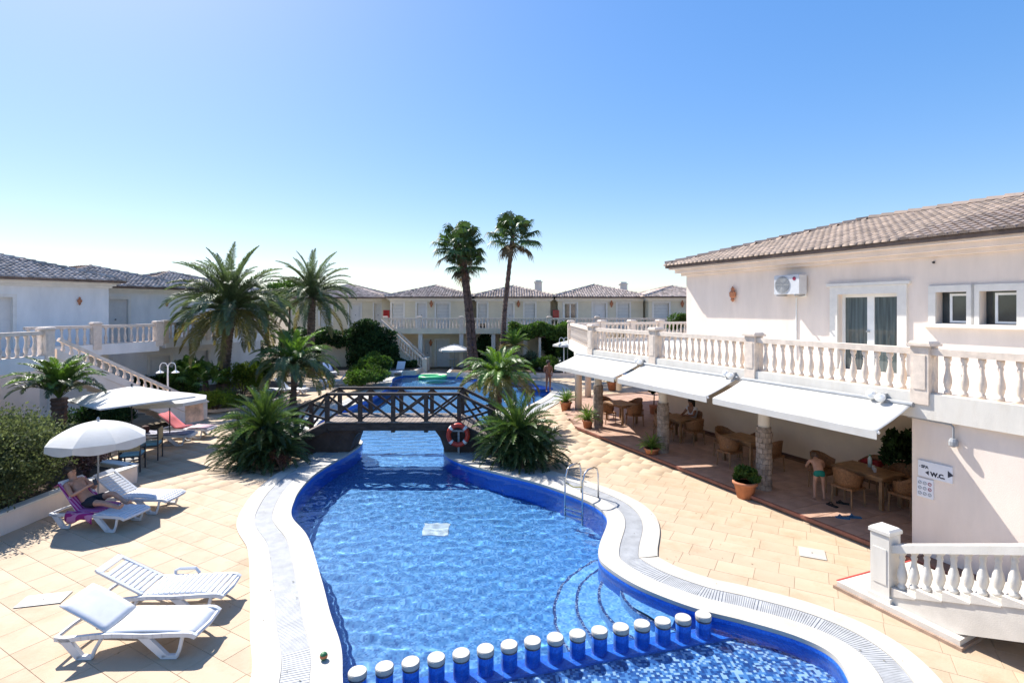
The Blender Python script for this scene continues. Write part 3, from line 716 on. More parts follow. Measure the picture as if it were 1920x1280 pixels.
MB().tube([(.36,-.03,.1),(.36,.0,.0),(.05,.0,-.05),(.05,.0,-1.9)], .02, 6).build('drain_pipe', white_paint, t)
x, z = on_wall(1377, 552, WY); wall_lamp(RB(x, WY-.08, z), RZ, 'terracotta wall lamp beside the air conditioner', s=1.25)
x, z = on_wall(1752, 492, WY); tag(MB().lathe([(.02,0),(.03,.03),(.015,.08)], 8).build('wall_hook', dark_m, None, loc=RB(x, WY-.0, z), rot=(R(90),0,RZ)), 'tiny dark hook high on the cream wall above the windows', 'hook')
# signs
def text_mesh(s, size, name, m, parent, loc, bold=0.):
    cu = bpy.data.curves.new('txt', 'FONT'); cu.body = s; cu.size = size; cu.align_x = 'LEFT'; cu.offset = bold; cu.extrude = .001; cu.resolution_u = 3
    o = bpy.data.objects.new('txt', cu); C.objects.link(o); bpy.context.view_layer.update()
    me = bpy.data.meshes.new_from_object(o.evaluated_get(bpy.context.evaluated_depsgraph_get())); bpy.data.objects.remove(o)
    me.materials.clear(); me.materials.append(m); return link(name, me, parent, loc, (R(90),0,0))
ink = mat('sign_ink', (.02,.025,.05), .5); sign_w = mat('sign_white', (.78,.79,.84), .4, .03)
x0, zt = on_wall(1722, 861, -.02); x1, _ = on_wall(1786, 880, -.02); zb_ = on_wall(1722, 890, -.02)[1]
t = thing('direction_sign', 'white board pointing to SPA and W.C. on the projecting wall', 'sign', RB(x0, -.02, zb_), RZ); sw, sh = x1-x0, zt-zb_
MB().box(0, sw, -.012, .018, 0, sh).build('board', sign_w, t)
text_mesh('SPA', sh*.25, 'lettering', ink, t, (sw*.10, -.014, sh*.56), .003); text_mesh('W.C.', sh*.36, 'lettering', ink, t, (sw*.38, -.014, sh*.16), .006)
def arrow(x, z, s, d): MB().add([(x,-.0145,z-s),(x,-.0145,z+s),(x+d*s*1.4,-.0145,z)], [(0,1,2)]).build('arrow', ink, t)
arrow(sw*.33, sh*.30, sh*.15, -1); arrow(sw*.88, sh*.52, sh*.22, 1); arrow(sw*.07, sh*.63, sh*.05, -1)
x0, zt = on_wall(1720, 892, -.02); x1, _ = on_wall(1750, 892, -.02); zb_ = on_wall(1720, 928, -.02)[1]
t = thing('rules_board', 'small white board with pool rule symbols below the direction sign', 'sign', RB(x0, -.02, zb_), RZ); sw, sh = x1-x0, zt-zb_-.01
MB().box(0, sw, -.010, .018, 0, sh).build('board', sign_w, t)
ic = mat('sign_red', (.42,.10,.12), .5); ig = mat('sign_grey', (.40,.43,.46), .5)
for i in range(3):
    for j in range(3):
        cx, cz, r = sw*(.18+.31*i), sh*(.2+.28*j), sw*.10
        m_ = ic if i == 2 and j else ig
        MB().tube([(cx+r*math.cos(q*math.pi/6), -.012, cz+r*math.sin(q*math.pi/6)) for q in range(13)], .006, 4, False).beam((cx-r*.7,-.012,cz-r*.7),(cx+r*.7,-.012,cz+r*.7),.01,.003).build('symbol', m_, t)
# outdoor stair with its balustrade
ST = Vector((5.84, 8.30, 0)); sa = math.atan2(-.914, .407)
stair = thing('outdoor_stair', 'white outdoor staircase with red edged bottom platform beside the restaurant', 'staircase', ST, sa)
tread, rise, wid = .335, .135, 1.5
stair_m = mat('stair_plaster', (.66,.61,.54), .7, .07, 3, .15, 60)
mb = MB(); mb.prism([(-.62,-.28),(1.10,-.28),(.98,wid+.1),(-.55,wid+.1)], .0, .13); pl = mb.build('platform', stair_m, stair)
mb = MB(); mb.prism([(-.66,-.32),(1.14,-.32),(1.02,wid+.14),(-.59,wid+.14)], -.002, .055); mb.build('platform_foot', mat('platform_stone', (.42,.29,.21), .8, .2, 5), stair)
MB().beam((-.63,-.26,.132),(-.56,wid+.1,.132),.03,.008).build('platform_edge', mat('red_edge', (.5,.06,.05), .5), stair)
for k in range(18):
    x0 = .28+k*tread; zt = .13+(k+1)*rise
    MB().box(x0, x0+tread+.02, .045, wid, .134 if k < 2 else zt-.34, zt).build('step', stair_m, stair)
mb = MB(); sl0 = rise/tread; Le = .28+18*tread
mb.add([(.10,-.15,.135),(1.0,-.15,.135),(Le,-.15,.135+(Le-1.0)*sl0),(Le,-.15,.21+(Le-.10)*sl0),(.10,-.15,.21),(.10,.04,.135),(1.0,.04,.135),(Le,.04,.135+(Le-1.0)*sl0),(Le,.04,.21+(Le-.10)*sl0),(.10,.04,.21)],
       [(0,1,2,3,4),(9,8,7,6,5),(4,3,8,9),(0,5,6,1),(1,6,7,2),(0,4,9,5),(2,7,8,3)])
mb.build('stringer', stair_m, stair)
for k in range(18):
    x0 = .16+k*tread; zt = .21+(x0+tread-.10)*sl0
    MB().add([(x0,-.17,zt-rise-.0),(x0+tread-.004,-.17,zt-.02),(x0+tread-.004,-.17,zt),(x0,-.17,zt),(x0,.05,zt-rise),(x0+tread-.004,.05,zt-.02),(x0+tread-.004,.05,zt),(x0,.05,zt)], [(0,1,2,3),(7,6,5,4),(3,2,6,7),(0,4,5,1),(0,3,7,4),(1,5,6,2)]).build('plinth_step', stair_m, stair)
# sloping rail: top over the newel 1.02, slope rise/tread
pts = [ST.x, ST.y]
sl = rise/tread; Lr = 6.2; du = Vector((math.cos(sa), math.sin(sa), 0))
bt = thing('stair_balustrade', 'white stair balustrade with newel post rising beside the restaurant', 'balustrade', ST, sa, 'stone balustrades')
bme = bal_mesh(.58, 12, m=stucco_w, k=1.05)
for k in range(36):
    xx = .16+(k//2)*tread+(.085 if k % 2 == 0 else .25); zt = .21+(.16+(k//2)*tread+tread-.10)*sl; top = .87+xx*sl
    if k % 2: MB().box(xx-.062, xx+.062, -.112, .012, zt+.001, zt+.065).build('plinth', stucco_w, bt); zt += .066
    link('baluster', bme, bt, (xx, -.05, zt), None, (1, 1, (top-zt)/.58))
MB().beam((.10,-.05,.92+.0),(Lr+.1,-.05,.92+Lr*sl),.17,.11).build('handrail', stucco_w, bt)
mb = MB(); mb.cbox(-.14,.14,-.19,.09,.13,1.14,.02); mb.cbox(-.16,.16,-.21,.11,1.14,1.22,.03); mb.box(-.10,.10,-.2,.10,.38,.92); mb.box(-.17,.17,-.22,.12,.132,.20); mb.build('newel_post', stucco_w, bt)
# ------------------------------------------------------------------ apartment blocks on the garden side
U = Vector((.494, .870, 0)).normalized(); LZ = math.atan2(U.y, U.x); NO = Vector((U.y, -U.x, 0))
GB = 'apartment blocks round the garden'
def LB(corner, L): return Vector((corner[0], corner[1], 0))-U*L
def dr_(x, w=1.0, z=FL): return ('door', x, x+w, z, z+2.1)
C1 = Vector((-18.6, 24.6, 0))
block('apartment_block', 'pale apartment block beside the garden stair, with the nearer arched lamp and wide door trim', LB(C1, 11), LZ, 11, 9, 5.86,
      [dr_(11-4.45, 1.05), dr_(11-8.5, 1.05), ('door', 11-3.2, 11-2.2, 0, 2.1), ('door', 11-6.0, 11-5.0, 0, 2.1)], stucco_b, GB, 16.5)
C2 = Vector((-17.75, 29.0, 0))
block('apartment_block', 'second pale apartment block set back behind the garden stair block', LB(C2, 6.2), LZ, 6.2, 8, 5.68,
      [dr_(2.45, .95), ('door', 1.6, 2.6, 0, 2.1), ('door', 4.4, 5.4, 0, 2.1)], stucco_b, GB, 16)
C3 = Vector((-16.6, 35.2, 0))
block('apartment_block', 'third pale apartment block behind the big date palm crown', LB(C3, 7.5), LZ, 7.5, 8, 5.6,
      [dr_(1.6, .95), ('shutter', 4.2, 5.3, FL+.9, FL+2.1), ('door', 3.0, 4.0, 0, 2.1)], stucco_b, GB, 16)
for c, dx, zz, s, l in ((C1, -1.15, 4.92, 1.1, 'orange wall lamp on the nearest pale apartment block'), (C2, -1.0, 4.85, 1., 'small wall lamp on the second pale apartment block'), ):
    wall_lamp(Vector((c.x, c.y, zz))+U*dx+NO*.08, LZ, l, s=s*.8)
# balconies: slab, kerb and balustrade
def balcony(name, label, pts, depth, z0=2.66, z1=3.10, m=None):
    p = [Vector((a, b, 0)) for a, b in pts]; t = thing(name, label, 'balcony', p[0], 0, 'balconies on the garden side'); o = p[0]
    mb = MB()
    for a, b in zip(p, p[1:]):
        d = (b-a).normalized(); nn = Vector((-d.y, d.x, 0)); a, b = a-o, b-o
        mb.beam(a+Vector((0,0,(z0+z1)/2)), b+Vector((0,0,(z0+z1)/2)), .2, z1-z0)
        q = [a, b, b+nn*depth, a+nn*depth]; mb.prism(q, z0+.06, 2.93)
    mb.build('slab', m or stucco_b, t); return t
S1 = [(-18.3, 20.0), (-17.25, 22.1), (-16.2, 24.4)]
balcony('balcony', 'pale balcony slab in front of the nearest apartment block', S1, 2.6)
balustrade('balcony_balustrade', 'pinkish balustrade along the balcony behind the garden stair', S1, 3.12, 3.90, [1, 2], .25, True, m=stone_p)
S2 = [(-17.1, 26.2), (-16.5, 28.8), (-15.9, 31.0), (-15.5, 33.0)]
balcony('balcony', 'pale balcony slab behind the big date palm', S2, 2.6)
balustrade('balcony_balustrade', 'balustrade on the balcony seen through the big date palm fronds', S2, 3.12, 3.90, [0, 1, 3], .26, True, m=stone_p)
S0 = [(-15.2, 12.0), (-15.0, 14.6), (-14.85, 17.0)]
balcony('balcony', 'pale landing slab at the top of the garden stair', S0, 4.0)
balustrade('balcony_balustrade', 'orange tinted balustrade at the top landing of the garden stair', S0, 3.12, 3.88, [2], .25, True, m=stone_p)
MB().prism([(-17.6,10),(-17.4,10),(-17.4,19),(-17.6,19)], 0, 2.64)
o = thing('landing_wall', 'shaded cream wall under the stair landing with a plain door', 'wall', (-17.6, 10, 0), 0)
fwm = front_wall(9.5, 0, 2.66, [(5.6, 6.6, 0, 2.1)]); fwm.build('wall_face', stucco, o, rot=(0,0,R(88))); 
d_ = MB().box(5.6, 6.6, .15, .2, 0, 2.1).build('door', door_m, o, rot=(0,0,R(88))); MB().lathe([(.03,0),(.04,.03)], 8).build('door_knob', dark_m, d_, loc=(6.1,.14,1.1), rot=(R(90),0,0))
# garden stair
A0, A1 = Vector((-14.75, 17.35, 0)), Vector((-12.75, 21.9, 0)); sv = (A1-A0); ln = sv.length; sd_ = sv.normalized(); sn = Vector((-sd_.y, sd_.x, 0)); szr = math.atan2(sd_.y, sd_.x)
gs = thing('garden_stair', 'cream stair descending from the balcony landing to the garden patio', 'staircase', A0, szr)
ns = 17; tr_, rs_ = ln/ns, FL/ns
for k in range(ns):
    z = FL-(k+1)*rs_+rs_*.0; MB().box(k*tr_, (k+1)*tr_+.02, .05, 1.25, max(0, z-.30), z).build('step', stucco, gs)
mb = MB(); h = .34
mb.add([(-.1,-.12,FL+.05),(ln,-.12,.05),(ln,-.12,.30),(-.1,-.12,FL+.34),(-.1,.05,FL+.05),(ln,.05,.05),(ln,.05,.30),(-.1,.05,FL+.34)], [(0,1,2,3),(7,6,5,4),(3,2,6,7),(0,4,5,1),(0,3,7,4),(1,5,6,2)])
zf_ = lambda x, d: FL*(1-x/ln)-d
q_ = [(-.1, FL+.05), (ln-.02, .052), (ln-.02, .0), (ln*.86, .0), (-.1, FL-.42)]
mb.add([(x, -.10, z) for x, z in q_]+[(x, .02, z) for x, z in q_], [(4,3,2,1,0),(5,6,7,8,9),(0,1,6,5),(3,4,9,8),(2,3,8,7),(0,5,9,4)])
mb.build('stringer', stucco, gs)
p0, p1 = A0-sn*.02, A1-sn*.02
gb = balustrade('stair_balustrade', 'pinkish sloping balustrade of the garden stair behind the square parasol', [(A0.x, A0.y, FL-.1), (A1.x, A1.y, -.05)], .34, .80, [1], .27, True, m=stone_p, rail=.11, bw=.16, ph=.05)

# ------------------------------------------------------------------ far apartment row
def farblock(pxl, pxr, y, label, ops, peak=None, chimney=None, eave=5.5, D=7.):
    xl, xr = (pxl-960)/1000*y, (pxr-960)/1000*y
    return block('apartment_block', label, (xl, y, 0), 0, xr-xl, D, eave, ops, stucco_y, GB, 15, .45, ('f','r','l'), 0, chimney)
def fx(px, pxl, y): return (px-pxl)/1000*y
Y1 = 42.
def fop(kind, px0, px1, pxl, za=FL, zb=5.0, y=Y1): return (kind, fx(px0, pxl, y), fx(px1, pxl, y), za, zb)
farblock(545, 716, 43.5, 'shaded apartment block behind the slender date palm', [fop('shutter', 600, 622, 545, FL+.2, 5.0, 43.5), fop('door', 655, 676, 545, FL, 5.0, 43.5), fop('door', 702, 714, 545, FL, 5.0, 43.5)], D=8)
farblock(733, 882, Y1, 'far apartment block above the stair and lone parasol', [fop('shutter', 735, 756, 733, FL+.1), fop('door', 782, 798, 733), fop('shutter', 818, 842, 733, FL+.1), fop('door', 818, 840, 733, 0, 2.1), fop('door', 796, 806, 733, 0, 2.1)])
farblock(893, 1032, Y1, 'far apartment block with a chimney behind the fan palms', [fop('shutter_half', 897, 913, 893, FL+.1), fop('door', 950, 962, 893), fop('shutter', 984, 1003, 893, FL+.1)], chimney=((1012-893)/1000*Y1, 2.6, 6.75))
farblock(1046, 1206, Y1, 'far apartment block with chimney and dark sliding window', [fop('window', 1058, 1081, 1046, FL+.1), fop('door', 1112, 1136, 1046), fop('shutter', 1158, 1180, 1046, FL+.1)], chimney=((1181-1046)/1000*Y1, 2.6, 6.6))
farblock(1216, 1345, 41.0, 'far apartment block beside the restaurant wing roof corner', [fop('shutter', 1226, 1254, 1216, FL+.1, 5.0, 41.)], D=8)
# recessed links between the blocks
for i, (a, b) in enumerate(((716, 733), (882, 893), (1032, 1046), (1206, 1216))):
    y = 43.2; xa, xb = (a-960)/1000*42-.3, (b-960)/1000*42+.3
    t = thing('link_wall', ['recessed link wall with a red fire cabinet left of the stair block','narrow recessed link wall behind the leaning fan palms','recessed link wall with a red fire cabinet beside the sliding window','narrow recessed link wall next to the end block'][i].replace(' left of',' by'), 'wall', (xa, y, 0), 0, 'link walls of the far row')
    MB().box(0, xb-xa, 0, .2, 0, 5.45).build('wall_face', stucco_y, t)
    MB().prism([(-.6,-.9),(xb-xa+.6,-.9),(xb-xa+.6,3),(-.6,3)], 5.46, 5.56).build('link_roof', tilem, t)
red = mat('red_box', (.40,.02,.02), .4)
for px, l in ((725,'red fire cabinet at the head of the far stair'),(1042,'red fire cabinet beside the dark sliding window')):
    t = thing('fire_cabinet', l, 'fire cabinet', ((px-960)/1000*42, 41.85, FL+.9), 0, 'red fire cabinets'); MB().cbox(-.24,.24,0,.15,0,.62).build('box', red, t); MB().box(-.17,.17,-.012,-.002,.12,.5).build('door', mat('red_box2',(.30,.015,.015),.3), t)
for px, y, l in ((809,41.9,'round wall lamp on the far block above the parasol'),(972,41.9,'round wall lamp on the far chimney block'),(1146,41.9,'round wall lamp on the far block with the sliding window'),(1271,40.9,'round wall lamp on the end block'),(808,41.901,'low wall lamp on the ground floor behind the parasol')):
    wall_lamp(((px-960)/1000*42, y-.02, 4.95 if y != 41.901 else 1.9), 0, l, s=1.3)
# walkway with balustrade, posts under it, stair
FY = 40.; fxw = lambda px: (px-960)/1000*FY
t = thing('walkway', 'cream upper walkway slab running along the far apartments', 'walkway', (fxw(722), FY, 0))
MB().box(0, fxw(1300)-fxw(722), 0, 2.0, 2.72, 2.93).box(-.05, fxw(1300)-fxw(722), -.12, .12, 2.70, 3.10).build('slab', stucco_y, t)
for px in (788, 865, 925, 985, 1050): MB().box(fxw(px)-fxw(722)-.15, fxw(px)-fxw(722)+.15, .0, .3, .0, 2.698).build('pillar', stucco_w, t)
balustrade('walkway_balustrade', 'long cream balustrade on the far upper walkway', [(fxw(p), FY) for p in (722, 786, 865, 945, 1030, 1120, 1300)], 3.12, 3.88, [0,1,2,3,4,5], .24, False, m=stone)
t = thing('far_stair', 'cream stair descending beside the ivy at the far end', 'staircase', (fxw(722), FY-1.3, 0)); ns = 17; run = (fxw(800)-fxw(722))
for k in range(ns): MB().box(k*run/ns, (k+1)*run/ns+.01, 0, 1.15, 0, FL-(k+1)*FL/ns+.02).build('step', stucco_y, t)
MB().prism([(-1.6,.0),(0,.0),(0,3),(-1.6,3)], 2.7, 2.95).build('landing', stucco_y, t)
for yy, l in ((-1.36,'sloping balustrade of the far stair on the patio side'),(-.14,'sloping balustrade of the far stair on the wall side')):
    balustrade('stair_balustrade', l, [(fxw(722), FY+yy, FL), (fxw(802), FY+yy, 0)], .15, .88, [1], .26, False, m=stone, pw=.34)
# distant trees above the roofs come with the plants

# ------------------------------------------------------------------ bridge
BY0, BY1 = 16.75, 18.15; ZD = 1.0
bx = [(-5.83+1.04*i) for i in range(5)]                     # posts
br = thing('footbridge', 'dark timber footbridge with cross braced railings over the pool channel', 'bridge', (-3.75, 17.45, 0))
def BL(p): return (p[0]+3.75, p[1]-17.45, p[2])
x0, x1 = bx[0], bx[-1]; RMP = 1.75; ZE = .12
prof = [(x0-RMP, ZE), (x0, ZD), (x1, ZD), (x1+RMP, ZE)]
for yy, nm in ((BY0+.08, 'near'), (BY1-.08, 'far')):
    mb = MB()
    for (a, za), (b, zb_) in zip(prof, prof[1:]): mb.beam(BL((a, yy, za-.13)), BL((b, yy, zb_-.13)), .14, .22)
    mb.build('beam', wood_d, br)
    for (a, za), (b, zb_) in zip(prof, prof[1:]):
        MB().beam(BL((a-.02, yy, za+.90)), BL((b+.02, yy, zb_+.90)), .13, .085).build('handrail', wood_d, br)
    for x in bx+[x0-RMP*.55, x1+RMP*.55, x0-RMP, x1+RMP]:
        zb_ = ZD if x0 <= x <= x1 else ZE+(ZD-ZE)*(1-min(1, (x0-x if x < x0 else x-x1)/RMP))
        MB().box(-.06, .06, -.06, .06, -.30 if zb_ > .5 else -.1, .88).build('post', wood_d, br, loc=BL((x, yy, zb_)))
    segs = list(zip(bx, bx[1:]))+[(x0-RMP*.55, x0), (x0-RMP, x0-RMP*.55), (x1, x1+RMP*.55), (x1+RMP*.55, x1+RMP)]
    zf = lambda x: ZD if x0 <= x <= x1 else ZE+(ZD-ZE)*(1-min(1, (x0-x if x < x0 else x-x1)/RMP))
    for a, b in segs:
        MB().beam(BL((a, yy-.02, zf(a)+.08)), BL((b, yy-.02, zf(b)+.84)), .05, .07).build('brace', wood_d, br)
        MB().beam(BL((a, yy+.03, zf(a)+.84)), BL((b, yy+.03, zf(b)+.08)), .05, .07).build('brace', wood_d, br)
npk = 30; pkm = MB().cbox(-.066,.066,-.72,.72,-.035,0,.004).mesh('plank', wood_g)
for k in range(npk): link('plank', pkm, br, BL((x0+(k+.5)*(x1-x0)/npk, 17.45, ZD+.04)))
ra = math.atan2(ZD-ZE, RMP); nr_ = 13
for k in range(nr_):
    q = (k+.5)/nr_
    link('plank', pkm, br, BL((x0-RMP*q, 17.45, ZD-(ZD-ZE)*q+.04)), (0,-ra,0)); link('plank', pkm, br, BL((x1+RMP*q, 17.45, ZD-(ZD-ZE)*q+.04)), (0,ra,0))
abut = mat('abutment', (.085,.055,.042), .85, .25, 3, .5, 25)
for s, xa in ((-1, -5.15), (1, -2.13)):
    xs_ = [xa-s*.12+s*(-.30), xa+s*.03, x0-RMP+.1 if s < 0 else x1+RMP-.1]
    xt = xa+s*(-.10)
    P_ = [(xa+s*.02, BY0, .02), (xs_[2], BY0, .02), (xs_[2], BY0, ZE-.10), ((x0 if s < 0 else x1), BY0, ZD-.26), (xt-s*.22, BY0, ZD-.26), (xt-s*.05, BY0, .50)]
    Q_ = [BL((p[0], BY0+.17, p[2])) for p in P_]+[BL((p[0], BY1-.17, p[2])) for p in P_]; n = len(P_)
    f_ = [tuple(range(n)), tuple(range(2*n-1, n-1, -1))]+[(i, n+i, n+(i+1) % n, (i+1) % n) for i in range(n)]
    if s < 0: f_ = [tuple(reversed(f)) for f in f_]
    MB().add(Q_, f_).build('abutment', abut, br)
# lifebuoy on its stand
t = thing('lifebuoy', 'red lifebuoy with white bands hanging on the bridge abutment', 'lifebuoy', (-1.68, 16.62, .30)); ctr_ = Vector((0, 0, .36)); rb_ = mat('buoy_red', (.55,.045,.02), .45); wb_ = mat('buoy_white', (.8,.8,.78), .5)
def torus(a0, a1, R_, r_): return [(ctr_.x+R_*math.cos(a0+(a1-a0)*k/12), 0, ctr_.z+R_*math.sin(a0+(a1-a0)*k/12)) for k in range(13)]
for k in range(4):
    a0 = R(45+90*k); MB().tube(torus(a0+.13, a0+math.pi/2-.13, .30, .075), .075, 10, False).build('ring_segment', rb_, t, True); MB().tube(torus(a0-.13, a0+.13, .30, .08), .079, 10).build('band', wb_, t, True)
t = thing('buoy_stand', 'grey T shaped bracket behind the red lifebuoy', 'stand', (-1.68, 16.80, .02)); MB().box(-.03,.03,-.03,.03,0,.72).build('upright', grey_m, t); MB().box(-.22,.22,-.10,.03,.723,.77).build('crossbar', grey_m, t)
# pool ladder
t = thing('pool_ladder', 'stainless steel pool ladder at the bulge of the pool edge', 'ladder', (1.62, 12.75, 0), R(-42))
for s in (-.25, .25): MB().tube([(s,-.25,-1.0),(s,-.25,.1),(s,-.24,.55),(s,-.16,.74),(s,-.02,.80),(s,.22,.80),(s,.36,.74),(s,.42,.6),(s,.42,.03)], .021, 8).build('rail', steel, t, True)
for z in (-.25, -.5, -.75): MB().box(-.25,.25,-.30,-.22,z,z+.03).build('step', steel, t)
MB().tube([(-.25,-.245,.45),(0,-.26,.40),(.25,-.245,.45)], .012, 6).build('chain', mat('yellow_black', (.35,.28,.03), .6), t)
# covers and small things on the patio
for p, w, h, rz_, l in ((G(82,1125),.62,.36,R(14),'white square manhole cover beside the two empty loungers'), (G(1523,1038),.44,.44,R(-25),'white square manhole cover on the paving near the stair')):
    o = MB().cbox(-w/2,w/2,-h/2,h/2,0,.006,.003).build('manhole_cover', coping_m, None, loc=(p.x,p.y,.016), rot=(0,0,rz_)); tag(o, l, 'cover', 'manhole covers'); MB().lathe([(.016,0),(.016,.003)], 8).build('lift_hole', dark_m, o, loc=(0,0,.006))
p = G(607,1231,.08); t = thing('toy_ball', 'small green and orange ball on the white pool edge', 'ball', (p.x, p.y, .045))
def uv(r, z0, seg=14, ring=10, a=0, b=1): return [(max(.0005, r*math.sin(math.pi*(a+(b-a)*k/ring))), z0-r*math.cos(math.pi*(a+(b-a)*k/ring))) for k in range(ring+1)]
MB().lathe(uv(.05,.05,a=0,b=.42), 14).build('lower_shell', mat('ball_green',(.03,.16,.06),.5), t, True); MB().lathe(uv(.0505,.05,a=.42,b=.62), 14,close=False).build('stripe', mat('ball_orange',(.45,.14,.05),.5), t, True); MB().lathe(uv(.05,.05,a=.62,b=1), 14).build('upper_shell', mat('ball_green',(.03,.16,.06),.5), t, True)
p = G(812, 707); t = thing('inflatable_ring', 'green inflatable floating at the far end of the pool', 'inflatable', (-5.3, 35.6, W_Z)); 
MB().tube([(.72*math.cos(k*math.pi/12)*1.15, .7*math.sin(k*math.pi/12), .08) for k in range(25)], .13, 8, False).build('tube', mat('inflatable_green', (.08,.55,.22), .35), t, True); MB().lathe([(.6,.05),(.6,.1)], 20).build('floor_sheet', mat('inflatable_green2', (.10,.48,.25), .4), t)
# ------------------------------------------------------------------ plants
def frond_mesh(name, L, e0, droop, n, ll, m, width=.02, vee=35, start=.14, tipf=.35, seed=0, hang=.25):
    """feather leaf in the x-z plane growing from the origin along +x at elevation e0, bending down"""
    rg = random.Random(seed); pts = []; p = Vector((0,0,0)); S = 14
    for k in range(S+1):
        pts.append(p.copy()); e = R(e0-droop*(k/S)**1.4); p = p+Vector((math.cos(e), 0, math.sin(e)))*L/S
    mb = MB(); mb.tube(pts, [.022*L/2.6*(1-.85*k/S)+.003 for k in range(S+1)], 4, False)
    for i in range(n):
        t = start+(1-start)*(i+.5)/n; f = t*S; k = min(S-1, int(f)); b = pts[k].lerp(pts[k+1], f-k); d = (pts[k+1]-pts[k]).normalized()
        up = Vector((-d.z, 0, d.x)); l = ll*(math.sin(math.pi*min(1, (t-start)/(1-start)*.80+.16))**.6)*rg.uniform(.85, 1.1)*(1 if t < .8 else 1-tipf*(t-.8)/.2)
        for s in (-1, 1):
            va = R(vee+rg.uniform(-14, 14)); fw = R(48-18*(t-.5)+rg.uniform(-8, 8))
            out = (Vector((0, s, 0))*math.cos(va)+up*math.sin(va)); dd = (out*math.sin(fw)+d*math.cos(fw)).normalized()
            w = d.cross(dd).cross(dd).normalized()*width*.5
            mid = b+dd*l*.55; end = b+dd*l+Vector((0,0,-hang*l))
            mb.add([b-w*.6, b+w*.6, mid+w, mid-w, end], [(0,1,2,3),(3,2,4)])
    return mb.mesh(name, m)
def fan_mesh(name, pet, r, e0, m, seed=0, n=26, spread=280, droopy=.35):
    rg = random.Random(seed); mb = MB(); d = Vector((math.cos(R(e0)), 0, math.sin(R(e0)))); up = Vector((-d.z, 0, d.x)); sag = Vector((0,0,-.12*pet))
    h = d*pet+sag; mb.tube([(0,0,0), tuple(d*pet*.5), tuple(h)], [.025,.018,.012], 4)
    for i in range(n):
        a = R(-spread/2+spread*i/(n-1)); l = r*(1-.25*abs(a)/math.pi)*rg.uniform(.88,1.08)
        dd = (d*math.cos(a)+Vector((0,1,0))*math.sin(a)+up*.10*math.cos(a)).normalized(); w = Vector((0,1,0))*math.cos(a)-d*math.sin(a)
        wd = r*math.radians(spread/n)*.62*.55; mid = h+dd*l*.6; end = h+dd*l+Vector((0,0,-droopy*l*rg.uniform(.5,1.3)))
        mb.add([h, mid-w*wd+up*.02, mid+w*wd-up*.02, end], [(0,1,2),(1,3,2)])
    return mb.mesh(name, m)
def trunk_mesh(path, rads, m, rings=30, seg=10, rough=.10, seed=0):
    rg = random.Random(seed); P = catmull([Vector(p) for p in path], 12, False); n = len(P); rr = []
    for k in range(n):
        t = k/(n-1); f = t*(len(rads)-1); i = min(len(rads)-2, int(f)); r = rads[i]+(rads[i+1]-rads[i])*(f-i); rr.append(r)
    Q, r2 = [], []; N_ = rings*2
    for k in range(N_+1):
        t = k/N_*(n-1); i = min(n-2, int(t)); Q.append(P[i].lerp(P[i+1], t-i)); r = rr[i]+(rr[i+1]-rr[i])*(t-i); r2.append(r*(1+(rough if k % 2 else -rough*.4))*rg.uniform(.97,1.03))
    return MB().tube(Q, r2, seg).mesh('trunk', m)
FR = {}
def fronds(kind, m):
    key = (kind, m.name)
    if key in FR: return FR[key]
    out = []
    if kind == 'date':
        for q, (e, dr) in enumerate(((82,40),(66,62),(50,78),(32,92),(14,92),(-6,75),(-28,50))): out.append((e, frond_mesh('frond', 2.6, e, dr, 54, .36, m, .030, 34, seed=q)))
    elif kind == 'queen':
        for q, (e, dr) in enumerate(((80,70),(62,95),(44,112),(24,110),(4,92))): out.append((e, frond_mesh('frond', 1.8, e, dr, 46, .34, m, .030, 26, seed=10+q, hang=.35)))
    elif kind == 'cycad':
        for q, (e, dr) in enumerate(((78,25),(60,42),(42,55),(24,58),(6,52),(-14,35))): out.append((e, frond_mesh('frond', 1.15, e, dr, 44, .16, m, .014, 42, start=.10, seed=20+q, hang=.0)))
    elif kind == 'fan':
        for q, e in enumerate((80,58,36,12,-14,-42)): out.append((e, fan_mesh('frond', 1.12, .72, e, m, q, 30, 300, .55)))
    FR[key] = out; return out
def crown(root, kind, m, z, plan, scale=1., seed=0, mats=None, xy=(0,0)):
    rg = random.Random(seed)
    for vi, cnt, mm in plan:
        fs = fronds(kind, mm or m); me = fs[vi][1]; o = rg.uniform(0, 6.28)
        for k in range(cnt):
            s = scale*rg.uniform(.85, 1.1)
            link('frond', me, root, (xy[0], xy[1], z+rg.uniform(-.05,.05)*scale), (rg.uniform(-.15,.15), rg.uniform(-.10,.10), o+2*math.pi*k/cnt+rg.uniform(-.25,.25)), (s, s, s))
def palm(name, label, loc, path, rads, tm, kind, m, plan, scale=1., seed=0, rings=30, group=None):
    t = thing(name, label, 'palm', loc, 0, group); link('trunk', trunk_mesh(path, rads, tm, rings, 10, .10, seed), t); top = path[-1]
    crown(t, kind, m, top[2], plan, scale, seed, xy=(top[0], top[1])); return t
